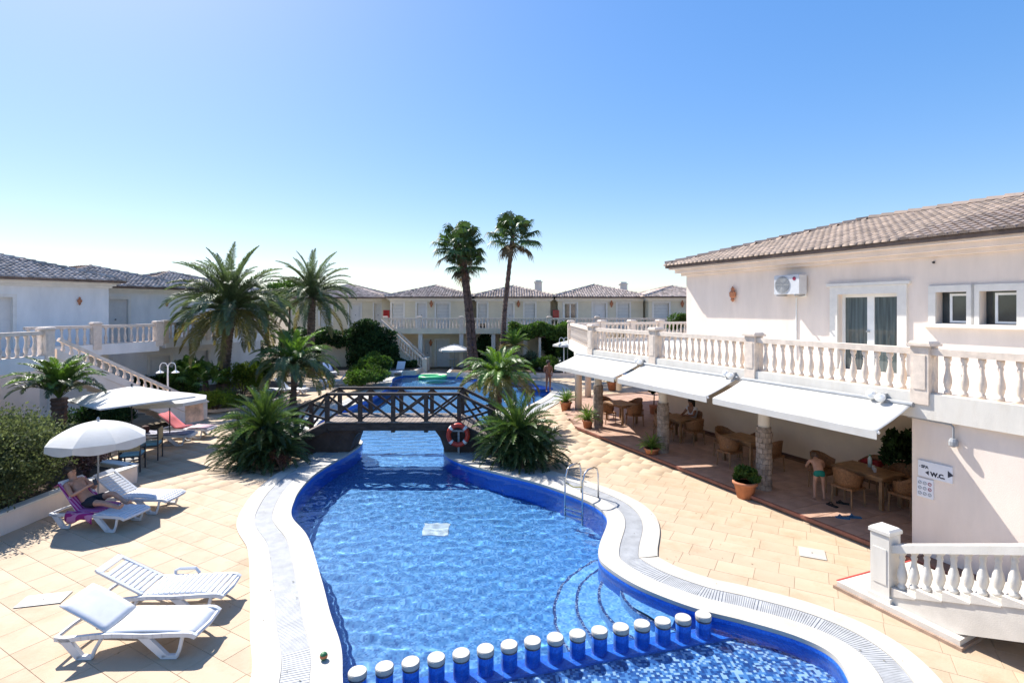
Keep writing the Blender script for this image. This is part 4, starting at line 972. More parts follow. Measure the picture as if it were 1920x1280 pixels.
# big date palm, slender date palm
t = palm('date_palm', 'tall bushy date palm with a thick trunk in front of the pale apartments', (-14.2, 26.6, 0), [(-.25,0,0),(-.15,0,1.6),(.0,0,3.2),(.15,0,4.55)], [.36,.27,.25,.30], trunk_m, 'date', date_l,
     [(0,10,None),(1,15,None),(2,18,None),(3,20,None),(4,20,None),(5,16,date_y),(6,9,date_y)], 1.27, 1)
MB().lathe([(.26,-.5),(.42,-.15),(.40,.1),(.15,.3)], 10).build('crown_boss', trunk_m, t, loc=(.15,0,4.5))
t = palm('date_palm', 'slender grey date palm in front of the ivy wall', (-13.6, 36.0, 0), [(0,0,0),(.03,0,2.5),(.08,0,5.35)], [.30,.24,.26], trunk_m, 'date', date_l,
     [(0,8,None),(1,11,None),(2,12,None),(3,12,None),(4,12,None),(5,9,None),(6,4,date_y)], 1.28, 2)
# fan palms
WP = [(0,3,None),(1,6,None),(2,7,None),(3,8,None),(4,7,None),(5,3,wash_dead)]
def washington(label, base, topxyz, seed, s=1.):
    b = Vector(base); tp = Vector(topxyz)-b; mid = tp*.5+Vector((-tp.x*.08, 0, 0))
    t = palm('fan_palm', label, base, [(0,0,0), tuple(tp*.25), tuple(mid), tuple(tp)], [.29,.19,.165,.15], trunk_r, 'fan', wash_l, WP, s, seed, 40, 'tall fan palms')
    crown(t, 'fan', wash_dead, tp.z-.25, [(5,4,wash_dead)], s*.55, seed+5, xy=(tp.x, tp.y))
WY_ = 37.
washington('tallest of the two crossing fan palms, with the higher crown', (-2.75, WY_, 0), (-3.62, WY_, 9.05), 3, 1.15)
washington('lower of the two crossing fan palms, with its crown under the other', (-2.45, WY_+.3, 0), (-3.30, WY_+.1, 7.85), 4, .98)
washington('lone leaning fan palm rising highest beside the crossing pair', (-.85, WY_, 0), (.06, WY_, 9.7), 5, 1.12)
# small feather palms
palm('feather_palm', 'small feather palm with yellowing lower fronds behind the bridge ramp', (-10.4, 25.3, 0), [(0,0,0),(.05,0,.8),(.1,0,1.75)], [.17,.13,.17], trunk_m, 'queen', date_l,
     [(0,9,queen_l),(1,14,queen_l),(2,14,None),(3,14,date_l),(4,10,date_y)], 1.24, 6, 14)
palm('feather_palm', 'bright green feather palm growing behind the lifebuoy side of the bridge', (-.55, 20.6, 0), [(0,0,0),(.0,0,.8),(.02,0,1.75)], [.2,.15,.18], trunk_r, 'queen', queen_l,
     [(0,9,None),(1,14,None),(2,15,None),(3,13,date_y),(4,9,date_y)], 1.0, 7, 14)
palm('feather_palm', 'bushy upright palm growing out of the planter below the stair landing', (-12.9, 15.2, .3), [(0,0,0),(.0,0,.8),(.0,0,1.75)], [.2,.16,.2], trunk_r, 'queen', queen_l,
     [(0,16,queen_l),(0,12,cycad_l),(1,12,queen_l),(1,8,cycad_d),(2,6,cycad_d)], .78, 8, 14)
# cycads
def cycad(label, loc, s, seed, heads):
    t = thing('cycad', label, 'cycad', loc, 0, 'sago cycads beside the bridge')
    for q, (x, y, z, sc) in enumerate(heads):
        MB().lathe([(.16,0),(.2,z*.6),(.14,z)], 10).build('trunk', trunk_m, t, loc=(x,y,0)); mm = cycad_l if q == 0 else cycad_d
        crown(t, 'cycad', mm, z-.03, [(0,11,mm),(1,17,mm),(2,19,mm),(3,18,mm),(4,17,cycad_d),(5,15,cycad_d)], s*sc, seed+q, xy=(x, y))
cycad('wide sago cycad at the foot of the bridge on the lounger side', (-7.4, 15.9, .02), 1.1, 31, [(0,0,1.0,1.12),(.55,-.3,.42,.85),(-.45,-.3,.38,.8),(.1,-.55,.3,.7)])
cycad('wide sago cycad beside the lifebuoy at the pool edge', (.15, 15.9, .02), 1.1, 41, [(0,0,.85,1.08),(.55,-.35,.35,.85),(-.45,.0,.5,.8),(.1,-.5,.3,.7)])

def foliage(rx, ry, rz, n, leaf, seed, lumps=14, flat=.75, asp=.5):
    """leaf faces on the shells of many clumps spread through an ellipsoid"""
    rg = np.random.default_rng(seed); K = lumps
    u = rg.normal(size=(K, 3)); u /= np.linalg.norm(u, axis=1)[:, None]; u[:, 2] = np.abs(u[:, 2])*1.2-.25
    cc = u*rg.uniform(.45, .80, (K, 1))*np.array((rx, ry, rz)); rad = rg.uniform(.28, .50, K)
    w = rg.integers(0, K, n); d = rg.normal(size=(n, 3)); d /= np.linalg.norm(d, axis=1)[:, None]
    p = cc[w]+d*(rad[w]*rg.uniform(.55, 1.08, n))[:, None]*np.array((rx, ry, rz))
    ax = d*.6+rg.normal(size=(n, 3))*.55+np.array((0,0,.3)); ax /= np.linalg.norm(ax, axis=1)[:, None]
    sd2 = np.cross(ax, rg.normal(size=(n, 3))); sd2 /= np.linalg.norm(sd2, axis=1)[:, None]
    l = leaf*rg.uniform(.6, 1.3, (n, 1)); a = p-ax*l*.5; b = p+ax*l*.5; m_ = p+sd2*l*asp*.5; q = p-sd2*l*asp*.5
    V = np.stack([a, m_, b, q], 1).reshape(-1, 3); V[:, 2] = np.maximum(V[:, 2], -rz*.95)
    F = np.arange(4*n).reshape(-1, 4); return V, F
def bush(name, label, loc, rx, ry, rz, n, leaf, kind, seed, lumps=14, group=None, stem=True, cat='shrub', asp=.5):
    t = thing(name, label, cat, loc, 0, group)
    V, F = foliage(rx, ry, rz, n, leaf, seed, lumps, asp=asp); V[:, 2] += rz*.92
    link('foliage', np_mesh('foliage', V, F, LEAF[kind]), t)
    if stem:
        mb = MB(); rg = random.Random(seed)
        for q in range(5):
            a_ = rg.uniform(0, 6.28); e = Vector((math.cos(a_)*rx*.5, math.sin(a_)*ry*.5, rz*rg.uniform(.9, 1.4))); mb.tube([(0,0,0), tuple(e*.5+Vector((0,0,.1))), tuple(e)], [.04,.028,.01], 5)
        mb.build('stem', bark, t)
    return t
def gp(px, py, z=0.): p = G(px, py, z); return (p.x, p.y, z)
# planter by the loungers with its hedge
pw_ = [(-10.55,8.0),(-10.35,12.2),(-10.0,14.1),(-11.4,14.6),(-19,15.0),(-19,8.0)]
t = thing('planter_wall', 'low cream planter wall with white top around the big shrub', 'planter', (-10.35, 12.2, 0))
mb = MB()
for a, b in zip(pw_[:4], pw_[1:5]): mb.beam((a[0]+10.35, a[1]-12.2, .21), (b[0]+10.35, b[1]-12.2, .21), .2, .42)
mb.build('wall', stucco, t); mb = MB()
for a, b in zip(pw_[:4], pw_[1:5]): mb.beam((a[0]+10.35, a[1]-12.2, .445), (b[0]+10.35, b[1]-12.2, .445), .26, .045)
mb.build('coping', stucco_w, t); MB().prism([(a+10.35, b-12.2) for a, b in pw_], .0, .34).build('soil', soil, t)
bush('planter_shrub', 'big olive green shrub overhanging the planter wall behind the reader', (-11.9, 11.5, .34), 1.75, 2.4, 1.05, 30000, .085, 'hedge', 51, 60)
bush('planter_shrub', 'olive green shrub hanging down over the planter wall face', (-10.95, 10.6, .12), .80, 2.3, .72, 15000, .08, 'hedge', 56, 40)
bush('planter_shrub', 'dark low shrub in the planter under the bushy palm', (-12.6, 14.2, .34), 1.4, 1.0, .6, 6000, .09, 'dark', 52, 18)
bush('planter_shrub', 'purple leaved bush at the planter corner beneath the round parasol', (-10.75, 13.5, .34), .5, .45, .40, 2500, .06, 'plum', 53, 10)
bush('planter_shrub', 'grey green spiky shrub below the landing wall', (-14.6, 14.9, .2), 1.2, .9, .75, 6000, .10, 'grey', 54, 16, asp=.25)
bush('planter_shrub', 'dark shrub in the shade beside the garden stair foot', (-14.6, 19.0, .0), 1.2, 1.1, .7, 6000, .10, 'dark', 55, 16)
# garden beds in the middle distance
def bed(label, pts, h=.12, m=None):
    c = Vector((sum(p[0] for p in pts)/len(pts), sum(p[1] for p in pts)/len(pts), 0))
    t = thing('garden_bed', label, 'garden bed', c, 0, 'planted beds'); MB().prism([(p[0]-c.x, p[1]-c.y) for p in pts], .0, h).build('kerb', m or stone_p, t)
    q = [((p[0]-c.x)*.95, (p[1]-c.y)*.95) for p in pts]; MB().prism(q, h+.002, h+.03).build('soil', soil, t)
bed('planted bed around the big date palm', [tuple(p) for p in [(p.x, p.y) for p in catmull([(-17.5,24,0),(-13.2,23.6,0),(-11.6,26.5,0),(-12.2,31.5,0),(-16,33,0),(-18.5,29,0)], 5)]])
bed('planted bed below the ivy wall', [(-15.6,36.3),(-6.6,36.6),(-6.4,39.3),(-15.6,39.6)], .35)
bed('planted bed around the fan palms', [(-4.4,35.9),(4.6,35.3),(5.2,38.6),(-4.4,38.8)], .30)
SH = [ # label, px, base y, half width px, height px, kind, n, leaf, aspect
 ('dark round shrub behind the white double lamp', 296, 748, 42, 52, 'dark', 7000, .13, .5),
 ('low yellow green shrub at the foot of the big date palm', 404, 772, 46, 44, 'lime', 7000, .10, .35),
 ('blue green shrub below the balcony, next to the palm trunk', 398, 700, 36, 62, 'blue', 5000, .17, .5),
 ('blue grey shrub past the big date palm trunk', 470, 690, 34, 56, 'blue', 5000, .17, .5),
 ('lime shrub between the big date palm and the peaked parasol', 455, 750, 40, 76, 'lime', 6000, .13, .4),
 ('leafy green plant under the peaked parasol', 492, 742, 30, 70, 'mid', 4500, .15, .35),
 ('bushy green plant growing behind the double lamp post', 345, 757, 30, 62, 'mid', 4000, .14, .45),
 ('spreading green bush on the patio behind the bridge', 676, 728, 52, 44, 'mid', 15000, .15, .42),
 ('rounded top bush behind the spreading green bush', 704, 720, 38, 60, 'mid', 13000, .15, .42),
 ('dark green bush in front of the ivy wall', 650, 690, 40, 40, 'dark', 5000, .2, .5),
 ('dark bush between the fan palm trunks', 905, 690, 24, 64, 'dark', 4500, .22, .5),
 ('dark leafy mass at the end of the vine pergola', 1046, 692, 30, 84, 'dark', 7000, .22, .5),
 ('clipped low hedge on the bed by the standing bather', 1022, 704, 30, 42, 'mid', 6000, .11, .5),
 ('dark bush behind the far pair of loungers', 1070, 700, 22, 50, 'dark', 4000, .2, .5),
 ('pale bush beside the fan palm trunk', 990, 700, 26, 42, 'grey', 4000, .15, .5),
 ('small grey bush near the fan palm foot', 940, 694, 30, 34, 'blue', 4000, .15, .5),
 ('bare reddish shrub under the cycad by the pool coping', 528, 884, 26, 44, 'red', 1800, .05, .25),
 ('dark ground shrub beneath the cycad at the bridge foot', 470, 868, 36, 44, 'dark', 5000, .08, .4)]
for q, (l, px, py, hw, hp, k, n, lf, asp) in enumerate(SH):
    p = G(px, py); s = p.y/1000; bush('shrub', l, (p.x, p.y, 0), hw*s, hw*s*.85, hp*s*.52, n, lf, k, 100+q, 16, asp=asp)
# small fan palm clump in the bed
t = thing('fan_palm', 'low clump of two young fan palms beside the double lamp', 'palm', (G(368,757).x, G(368,757).y, 0), 0)
for x, z in ((-.35,1.35),(.45,1.1)):
    MB().lathe([(.13,0),(.16,z*.6),(.12,z)], 8).build('trunk', trunk_r, t, loc=(x,0,0)); crown(t, 'fan', wash_l, z, [(0,3,queen_l),(1,6,queen_l),(2,7,queen_l),(3,6,queen_l)], .72, 61, xy=(x,0))
t = thing('yucca', 'tall yucca with a green tuft by the lone fan palm', 'plant', (.2, 36.6, 0)); MB().lathe([(.2,0),(.16,2.0)], 8).build('trunk', bark, t)
crown(t, 'cycad', queen_l, 2.05, [(0,14,queen_l),(1,16,queen_l),(2,14,queen_l),(4,12,date_y)], 1.1, 63)
# ivy wall: low garden wall with a mass of ivy, ivy on the stair side, vines on the pergola
t = thing('ivy_wall', 'garden wall overgrown with dark ivy next to the slender date palm', 'wall', (-12.6, 38.6, 0)); MB().box(-4.0,4.2,0,.3,0,2.6).build('wall', stucco_y, t)
rg = np.random.default_rng(9); vs_, fs_ = [], []
def leafcloud(boxes, n, leaf, seed):
    rg = np.random.default_rng(seed); out = []
    for (x0,x1,y0,y1,z0,z1), w in boxes:
        m_ = int(n*w); p = rg.uniform(size=(m_, 3))*np.array((x1-x0,y1-y0,z1-z0))+np.array((x0,y0,z0)); p += .16*np.sin(p[:, [1,2,0]]*3.1+seed); out.append(p)
    p = np.concatenate(out); n = len(p); ax = rg.normal(size=(n,3)); ax /= np.linalg.norm(ax, axis=1)[:, None]; s2 = np.cross(ax, rg.normal(size=(n,3))); s2 /= np.linalg.norm(s2, axis=1)[:, None]; l = leaf*rg.uniform(.6,1.3,(n,1))
    V = np.stack([p-ax*l*.5, p+s2*l*.3, p+ax*l*.5, p-s2*l*.3], 1).reshape(-1, 3); return V, np.arange(4*n).reshape(-1, 4)
V, F = leafcloud([((-4.1,4.3,-.5,.4,1.9,3.1),.5),((-4.1,-1.2,-.45,0,.3,2.2),.25),((2.0,4.3,-.45,0,.2,2.2),.25)], 13000, .2, 4); link('ivy', np_mesh('ivy', V, F, LEAF['dark']), t, kind='stuff')
t = thing('ivy_mass', 'dark ivy cascading down beside the far stair', 'ivy', (fxw(735), FY-1.9, 0))
V, F = leafcloud([((-2.6,-.4,-.4,.5,.0,3.0),.42),((-.4,.8,-.35,.35,.0,1.9),.30),((.6,2.1,-.35,.3,.0,.95),.18),((-2.4,-.6,-.2,.6,2.8,3.7),.10)], 15000, .19, 6); link('foliage', np_mesh('foliage', V, F, LEAF['dark']), t, kind='stuff')
MB().tube([(-1.5,.3,0),(-1.4,.2,1.4),(-1.2,.2,2.6)], [.08,.06,.03], 6).build('stem', bark, t)
t = thing('vine_pergola', 'pergola roofed with green vines in front of the far apartments', 'pergola', (fxw(1010), 38.4, 0))
for x in (-1.9, 0, 1.9): MB().box(x-.08, x+.08, -.08, .08, 0, 2.5).build('post', stucco_w, t)
MB().box(-2.2,2.4,-.1,.1,2.503,2.62).build('beam', wood_d, t); V, F = leafcloud([((-2.2,2.6,-.6,.7,2.5,3.5),.8),((1.2,2.6,-.5,.6,1.2,2.6),.2)], 10000, .19, 8); link('vines', np_mesh('vines', V, F, LEAF['mid']), t, kind='stuff')
# plant on the far terrace, potted trees by the dining wall
bush('terrace_shrub', 'green shrub growing behind the far terrace balustrade', (10.3, 32.2, 2.95), 1.0, .7, .75, 4000, .14, 'mid', 141, 12)
# trees behind the roofs
for q, (px, y, zt, rr, l) in enumerate(((543,70,8.4,3.2,'round pine crown showing above the far roof by the slender palm'),(590,75,7.6,3.4,'green tree top behind the far roof ridge'),(1075,78,7.2,3.0,'dark tree top between the far chimneys'),(1232,72,7.0,2.6,'dark tree top next to the end block roof'),(500,66,7.4,3.4,'green tree behind the third pale block'),(468,62,6.6,3.2,'low tree filling the gap beside the third pale block'))):
    x = (px-960)/1000*y; t = thing('background_tree', l, 'tree', (x, y, 0), 0, 'trees behind the apartments')
    MB().tube([(0,0,0),(.1,0,zt*.4),(0,0,zt*.75)], [.3,.22,.1], 8).build('trunk', bark, t)
    V, F = foliage(rr, rr, rr*.6, 5000, .4, 160+q, 18); V[:, 2] += zt-rr*.6; link('crown', np_mesh('crown', V, F, LEAF['mid' if q < 2 else 'dark']), t)
# ------------------------------------------------------------------ loungers
GL = 'white plastic sun loungers'
def side_leg(x0, xf, x1, y, zt):
    """one moulded leg: a slanting outer arm, a flat foot and a thin inner arm, hollow between them"""
    mb = MB(); s = 1 if x1 > x0 else -1
    mb.add([(x0,y-.025,zt),(x0+s*.15,y-.025,zt),(xf+s*.02,y-.025,.05),(xf-s*.06,y-.025,.0),(x0,y+.025,zt),(x0+s*.15,y+.025,zt),(xf+s*.02,y+.025,.05),(xf-s*.06,y+.025,.0)],
           [(0,1,2,3),(7,6,5,4),(0,4,5,1),(1,5,6,2),(2,6,7,3),(3,7,4,0)])
    mb.beam((xf-s*.05,y,.025),(xf+s*.14,y,.025),.05,.05)
    mb.tube([(xf+s*.13,y,.02),(xf+s*.17,y,.12),(x1-s*.02,y,zt-.03),(x1,y,zt)], [.026,.024,.024,.028], 6)
    return mb
def lounger(label, x, y, rz, back=32, slats=True, m=None, detail=True, sling=False):
    m = m or white_p; t = thing('sun_lounger', label, 'sun lounger', (x, y, .014), rz, GL); Z = .33; w = .31
    for s in (-1, 1):
        pts = catmull([(-.64,s*w,.27),(-.48,s*w,.26),(-.2,s*w,.29),(.1,s*w,.31),(.5,s*w,.30),(.85,s*w,.31),(1.08,s*w,.31),(1.17,s*w*.96,.27)], 3, False)
        mb = MB()
        for a, b in zip(pts, pts[1:]): mb.beam(a, b+(b-a)*.08, .05, .055)
        mb.build('side_rail', m, t)
        side_leg(.42, .80, 1.02, s*w, .29).build('leg', m, t); side_leg(-.60, -.30, -.04, s*w, .27).build('leg', m, t)
    MB().tube([(1.15,-w*.96,.27),(1.19,0,.28),(1.15,w*.96,.27)], .03, 6).build('foot_rail', m, t); MB().tube([(-.64,-w,.27),(-.66,0,.27),(-.64,w,.27)], .028, 6).build('head_rail', m, t)
    if sling:
        V, F = [], []; nx = 10
        for i in range(nx+1):
            for j in range(7):
                u = i/nx; v = j/6*2-1; V.append((u*1.15, v*.30, Z+.012-.012*(1-v*v)+.015*math.sin(u*3.1)-(.05*max(0, u-.85)/.15)))
        for i in range(nx):
            for j in range(6): F.append((i*7+j, (i+1)*7+j, (i+1)*7+j+1, i*7+j+1))
        o = MB().add(V, F).build('seat', m, t, True); o.modifiers.new('t', 'SOLIDIFY').thickness = .02
        V = [(-c*.70, v, .0+.012*math.sin(c*3.1)) for c in [k/8 for k in range(9)] for v in [.30*(j/3-1)*(1-.25*max(0, c-.8)) for j in range(7)]]
        F = [(i*7+j, i*7+j+1, (i+1)*7+j+1, (i+1)*7+j) for i in range(8) for j in range(6)]
        o = MB().add(V, F).build('backrest', m, t, True, loc=(0,0,Z+.012), rot=(0, R(back), 0)); o.modifiers.new('t', 'SOLIDIFY').thickness = .02
    elif slats:
        sm = MB().cbox(-.033,.033,-.285,.285,-.012,.012,.008).mesh('slat', m)
        for k in range(15): u = (k+.5)/15; link('slat', sm, t, (u*1.15, 0, Z+.015*math.sin(u*3.1)-.03*max(0,u-.85)/.15))
        bk = MB(); 
        for s in (-1,1): bk.beam((0,s*.27,0),(-.74,s*.25,.02),.05,.03)
        bk.beam((-.72,-.26,.02),(-.72,.26,.02),.10,.03); b = bk.build('backrest', m, t, loc=(0,0,Z+.01), rot=(0,R(back),0))
        for k in range(8): link('slat', sm, b, (-.04-k*.078, 0, .008), None, (1, .88, 1))
    else:
        MB().cbox(0,1.2,-.29,.29,Z-.015,Z+.015,.01).build('seat', m, t); MB().cbox(-.74,0,-.28,.28,-.015,.015,.01).build('backrest', m, t, loc=(0,0,Z+.01), rot=(0,R(back),0))
    return t
t = lounger('white sun lounger with smooth seat, nearest the camera beside the manhole cover', -5.34, 7.30, R(1), 30, False, sling=True)
t = lounger('white slatted sun lounger just behind the smooth one', -5.52, 8.20, R(4), 27)
MB().tube([(.15,.34,.31),(.14,.37,.38),(.2,.37,.405),(.45,.37,.405),(.52,.36,.33)], .025, 6).build('armrest', white_p, t)
tl3 = lounger('white sun lounger under the round parasol with a person on a purple towel', -9.02, 11.40, R(-10), 48)
lounger('empty white slatted sun lounger beside the round parasol', -8.85, 12.28, R(-4), 36)
lounger('white lounger with a navy and white towel in the shade of the low parasol', -12.0, 18.0, R(8), 8, False)
lounger('lounger with an orange towel on its raised back under the low parasol', -11.9, 19.1, R(-2), 40, False)
for x, y, rz_, l in ((G(748,690).x, 40.2-3.2, R(-90), 'white lounger near the foot of the far stair, ivy side'), (G(771,690).x, 40.2-3.2, R(-90), 'white lounger near the foot of the far stair, patio side'),
                   (G(470,742).x, 28.2, R(-10), 'white lounger in the bed shade behind the cycad, next to the date palm'), (G(500,740).x, 28.3, R(-10), 'white lounger behind the feather palm, second in its row'), (G(540,738).x, 28.5, R(-10), 'white lounger behind the feather palm, third in its row'),
                   (G(640,722).x, 31.8, R(200), 'white lounger beside the spreading bush behind the bridge'), (G(1040,698).x, 38.0, R(200), 'white lounger behind the standing bather'), (G(1058,700).x, 37.2, R(215), 'white lounger beside the thin lamp post by the restaurant')):
    lounger(l, x, y, rz_, 45, False)
lounger('lounger with a blue towel behind the feather palm', G(628,700).x, 36.4, R(-60), 45, False)
def towel(name, label, pts, wid, m, thick=.012):
    """cloth strip over a profile given as world points along its centre line and a side vector"""
    P_ = [Vector(p) for p in pts]; d = (P_[-1]-P_[0]); sv_ = Vector((-d.y, d.x, 0)).normalized()*wid/2; mb = MB(); V = []; F = []
    for k, p in enumerate(P_):
        for j in range(5): V.append(p+sv_*(j/2-1)+Vector((0,0,.01*math.sin(j*2+k*1.7))-0*p if False else (0,0,.010*math.sin(j*2+k*1.7))))
    for k in range(len(P_)-1):
        for j in range(4): F.append((k*5+j, k*5+j+1, (k+1)*5+j+1, (k+1)*5+j))
    o_ = P_[0].copy(); V = [v-o_ for v in V]
    o = MB().add(V, F).build(name, m, None, True, loc=o_); o.modifiers.new('t', 'SOLIDIFY').thickness = thick; return tag(o, label, 'towel')
def striped(name, c1, c2, scale, axis=1):
    m = bpy.data.materials.new(name); m.use_nodes = True; N = m.node_tree.nodes; L = m.node_tree.links; b = N['Principled BSDF']; b.inputs['Roughness'].default_value = .9
    tc = N.new('ShaderNodeTexCoord'); wv = N.new('ShaderNodeTexWave'); wv.bands_direction = 'XYZ'[axis]; wv.inputs['Scale'].default_value = scale; wv.inputs['Distortion'].default_value = .6
    rp = N.new('ShaderNodeValToRGB'); rp.color_ramp.elements[0].color = (*c1, 1); rp.color_ramp.elements[1].color = (*c2, 1); rp.color_ramp.elements[0].position = .45; rp.color_ramp.elements[1].position = .55
    L.new(tc.outputs['Object'], wv.inputs[0]); L.new(wv.outputs[0], rp.inputs[0]); L.new(rp.outputs[0], b.inputs['Base Color']); return m
pur = striped('towel_purple', (.30,.015,.16), (.50,.20,.36), 5); nav = striped('towel_navy', (.03,.03,.10), (.55,.55,.62), 4); ora = striped('towel_orange', (.55,.09,.03), (.40,.12,.20), 3)
blu = mat('towel_blue', (.06,.13,.32), .9, .2, 6)
def lp(x, y, rz_, lx, lz, ly=0.): return (x+math.cos(rz_)*lx-math.sin(rz_)*ly, y+math.sin(rz_)*lx+math.cos(rz_)*ly, lz)
q = R(-10); towel('beach_towel', 'purple striped towel draped over the lounger under the round parasol', [lp(-9.02,11.40,q,a,b) for a, b in ((-.56,.84),(-.46,.90),(-.22,.62),(0,.375),(.25,.375),(.5,.38))], .60, pur)
mb = None
V = []; F = []
for i_ in range(9):
    for j_ in range(5):
        u_, v_ = i_/8, j_/4; V.append(Vector(lp(-9.02,11.40,q, -.22+.66*u_, .375-.24*v_*(.75+.25*math.sin(u_*7)), -.30-.055*min(1, v_*3)-.012*math.sin(u_*16)*v_)))
for i_ in range(8):
    for j_ in range(4): F.append((i_*5+j_, (i_+1)*5+j_, (i_+1)*5+j_+1, i_*5+j_+1))
o_ = V[0].copy(); o = MB().add([v_-o_ for v_ in V], F).build('hanging_towel', pur, None, True, loc=o_); o.modifiers.new('t','SOLIDIFY').thickness = .008; tag(o, 'purple towel edge hanging down the side of the reader lounger', 'towel')
q = R(8); towel('beach_towel', 'navy striped towel spread on the shaded lounger', [lp(-12.0,18.0,q,a,b) for a, b in ((-.6,.45),(-.3,.42),(.1,.375),(.6,.38),(1.1,.375))], .62, nav)
q = R(-2); towel('beach_towel', 'orange towel over the raised back of the shaded lounger', [lp(-11.9,19.1,q,a,b) for a, b in ((-.58,.86),(-.3,.62),(0,.375),(.3,.375))], .60, ora)
towel('beach_towel', 'pale pink towel on the foot of the shaded lounger', [lp(-11.9,19.1,q,a,b) for a, b in ((.45,.378),(.8,.385),(1.15,.378))], .60, mat('towel_pink', (.60,.42,.46), .9, .2, 6))
towel('beach_towel', 'blue towel on the lounger behind the feather palm', [lp(G(628,700).x,36.4,R(-60),a,b) for a, b in ((-.5,.86),(0,.375),(.6,.385))], .6, blu)
# ------------------------------------------------------------------ parasols
GP = 'white parasols'
def parasol(label, x, y, zt, zr, r, n=8, rz_=0., scallop=0., m=None, pole=grey_m, flap=.12, dome=1.25):
    t = thing('parasol', label, 'parasol', (x, y, .012), rz_, GP); m = m or white_c; V = [(0,0,zt)]; F = []; K = 12; sub = 6
    ring_n = n*sub
    for k in range(1, K+1):
        f = k/K
        for i in range(ring_n):
            a = 2*math.pi*i/ring_n; c = i % sub
            # straight edge between ribs
            i0 = (i//sub)*sub; a0, a1 = 2*math.pi*i0/ring_n, 2*math.pi*(i0+sub)/ring_n; u = c/sub
            p = Vector((math.cos(a0), math.sin(a0), 0)).lerp(Vector((math.cos(a1), math.sin(a1), 0)), u)
            sag = -.03*math.sin(math.pi*u)*f*r
            V.append((p.x*r*f, p.y*r*f, zt-(zt-zr)*(f**dome)))
    for i in range(ring_n): F.append((0, 1+i, 1+(i+1) % ring_n))
    for k in range(K-1):
        for i in range(ring_n): F.append((1+k*ring_n+i, 1+(k+1)*ring_n+i, 1+(k+1)*ring_n+(i+1) % ring_n, 1+k*ring_n+(i+1) % ring_n))
    base = 1+(K-1)*ring_n; n0 = len(V)
    for i in range(ring_n):
        p = Vector(V[base+i]); c = i % sub; dz = flap*(1+scallop*math.sin(math.pi*c/sub)); V.append((p.x*1.01, p.y*1.01, p.z-dz))
    for i in range(ring_n): F.append((base+i, n0+i, n0+(i+1) % ring_n, base+(i+1) % ring_n))
    o = MB().add(V, F).build('canopy', m, t); o.modifiers.new('t', 'SOLIDIFY').thickness = .003
    for k in range(n):
        a = 2*math.pi*k/n; MB().tube([(0,0,zt-.04),(math.cos(a)*r*.5,math.sin(a)*r*.5,zt-(zt-zr)*.42-.025),(math.cos(a)*r,math.sin(a)*r,zr-.02)], .008, 4).build('rib', pole, t)
    MB().tube([(0,0,.0),(0,0,zt+.04)], .02, 8).build('pole', pole, t); MB().lathe([(.24,0),(.24,.05),(.06,.09),(.04,.25)], 14).build('base', mat('parasol_base', (.42,.40,.38), .8), t); MB().lathe([(.03,zt+.02),(.035,zt+.05),(.01,zt+.09)], 8).build('finial', pole, t)
    return t
parasol('round white parasol with scalloped edge over the reading person', -9.35, 12.05, 2.05, 1.66, .95, 8, .2, .5, flap=.13, dome=1.9)
parasol('large square white parasol over the blue cushioned chairs', -11.55, 16.2, 2.22, 1.86, 1.75, 4, R(12), 0, flap=.04, pole=dark_m)
tp_ = parasol('low white parasol with a hanging orange edged cloth by the garden stair', -11.55, 18.0, 1.78, 1.52, 1.15, 8, .1, .2, flap=.10, pole=dark_m)
o = MB().add([(.72,-.5,1.50),(.95,.25,1.48),(.98,.25,.75),(.74,-.5,.80)], [(0,1,2,3)]).build('hanging_cloth', mat('cloth_orange', (.72,.56,.45), .9, .2, 4, trans=.3), tp_); o.modifiers.new('t','SOLIDIFY').thickness = .005
parasol('peaked white parasol behind the feather palm', G(500,742).x*.98, 31.2, 2.15, 1.62, 1.15, 8, 0, 0)
parasol('lone flat white parasol in front of the far apartments', G(858,690).x, 39.0, 1.98, 1.60, 1.18, 8, 0, 0)
parasol('small white parasol half hidden behind the terrace corner', 3.75, 36.0, 2.4, 2.15, 1.0, 6, 0, 0)
# ------------------------------------------------------------------ lamps
def lamp(label, x, y, h, two=True):
    t = thing('lamp_post', label, 'lamp post', (x, y, 0), R(8), 'white lamp posts'); MB().tube([(0,0,0),(0,0,h)], [.045,.03], 8).lathe([(.09,0),(.09,.12),(.05,.16)], 10).build('post', white_paint, t)
    for s in ((-1, 1) if two else (-1,)):
        MB().tube([(0,0,h-.25)]+[(s*(.16-.14*math.cos(k*math.pi/8)), 0, h-.05+.16*math.sin(k*math.pi/8)) for k in range(9)]+[(s*.30,0,h-.2)], .016, 6).build('arm', white_paint, t); MB().lathe([(.02,.0),(.05,-.03),(.15,-.10),(.14,-.12)], 12).build('lamp_shade', white_paint, t, loc=(s*.30,0,h-.19))
lamp('white double armed lamp post next to the dark shrub', -14.2, 22.0, 2.25); lamp('thin white lamp post beyond the terrace corner', 3.45, 35.5, 2.55, True)
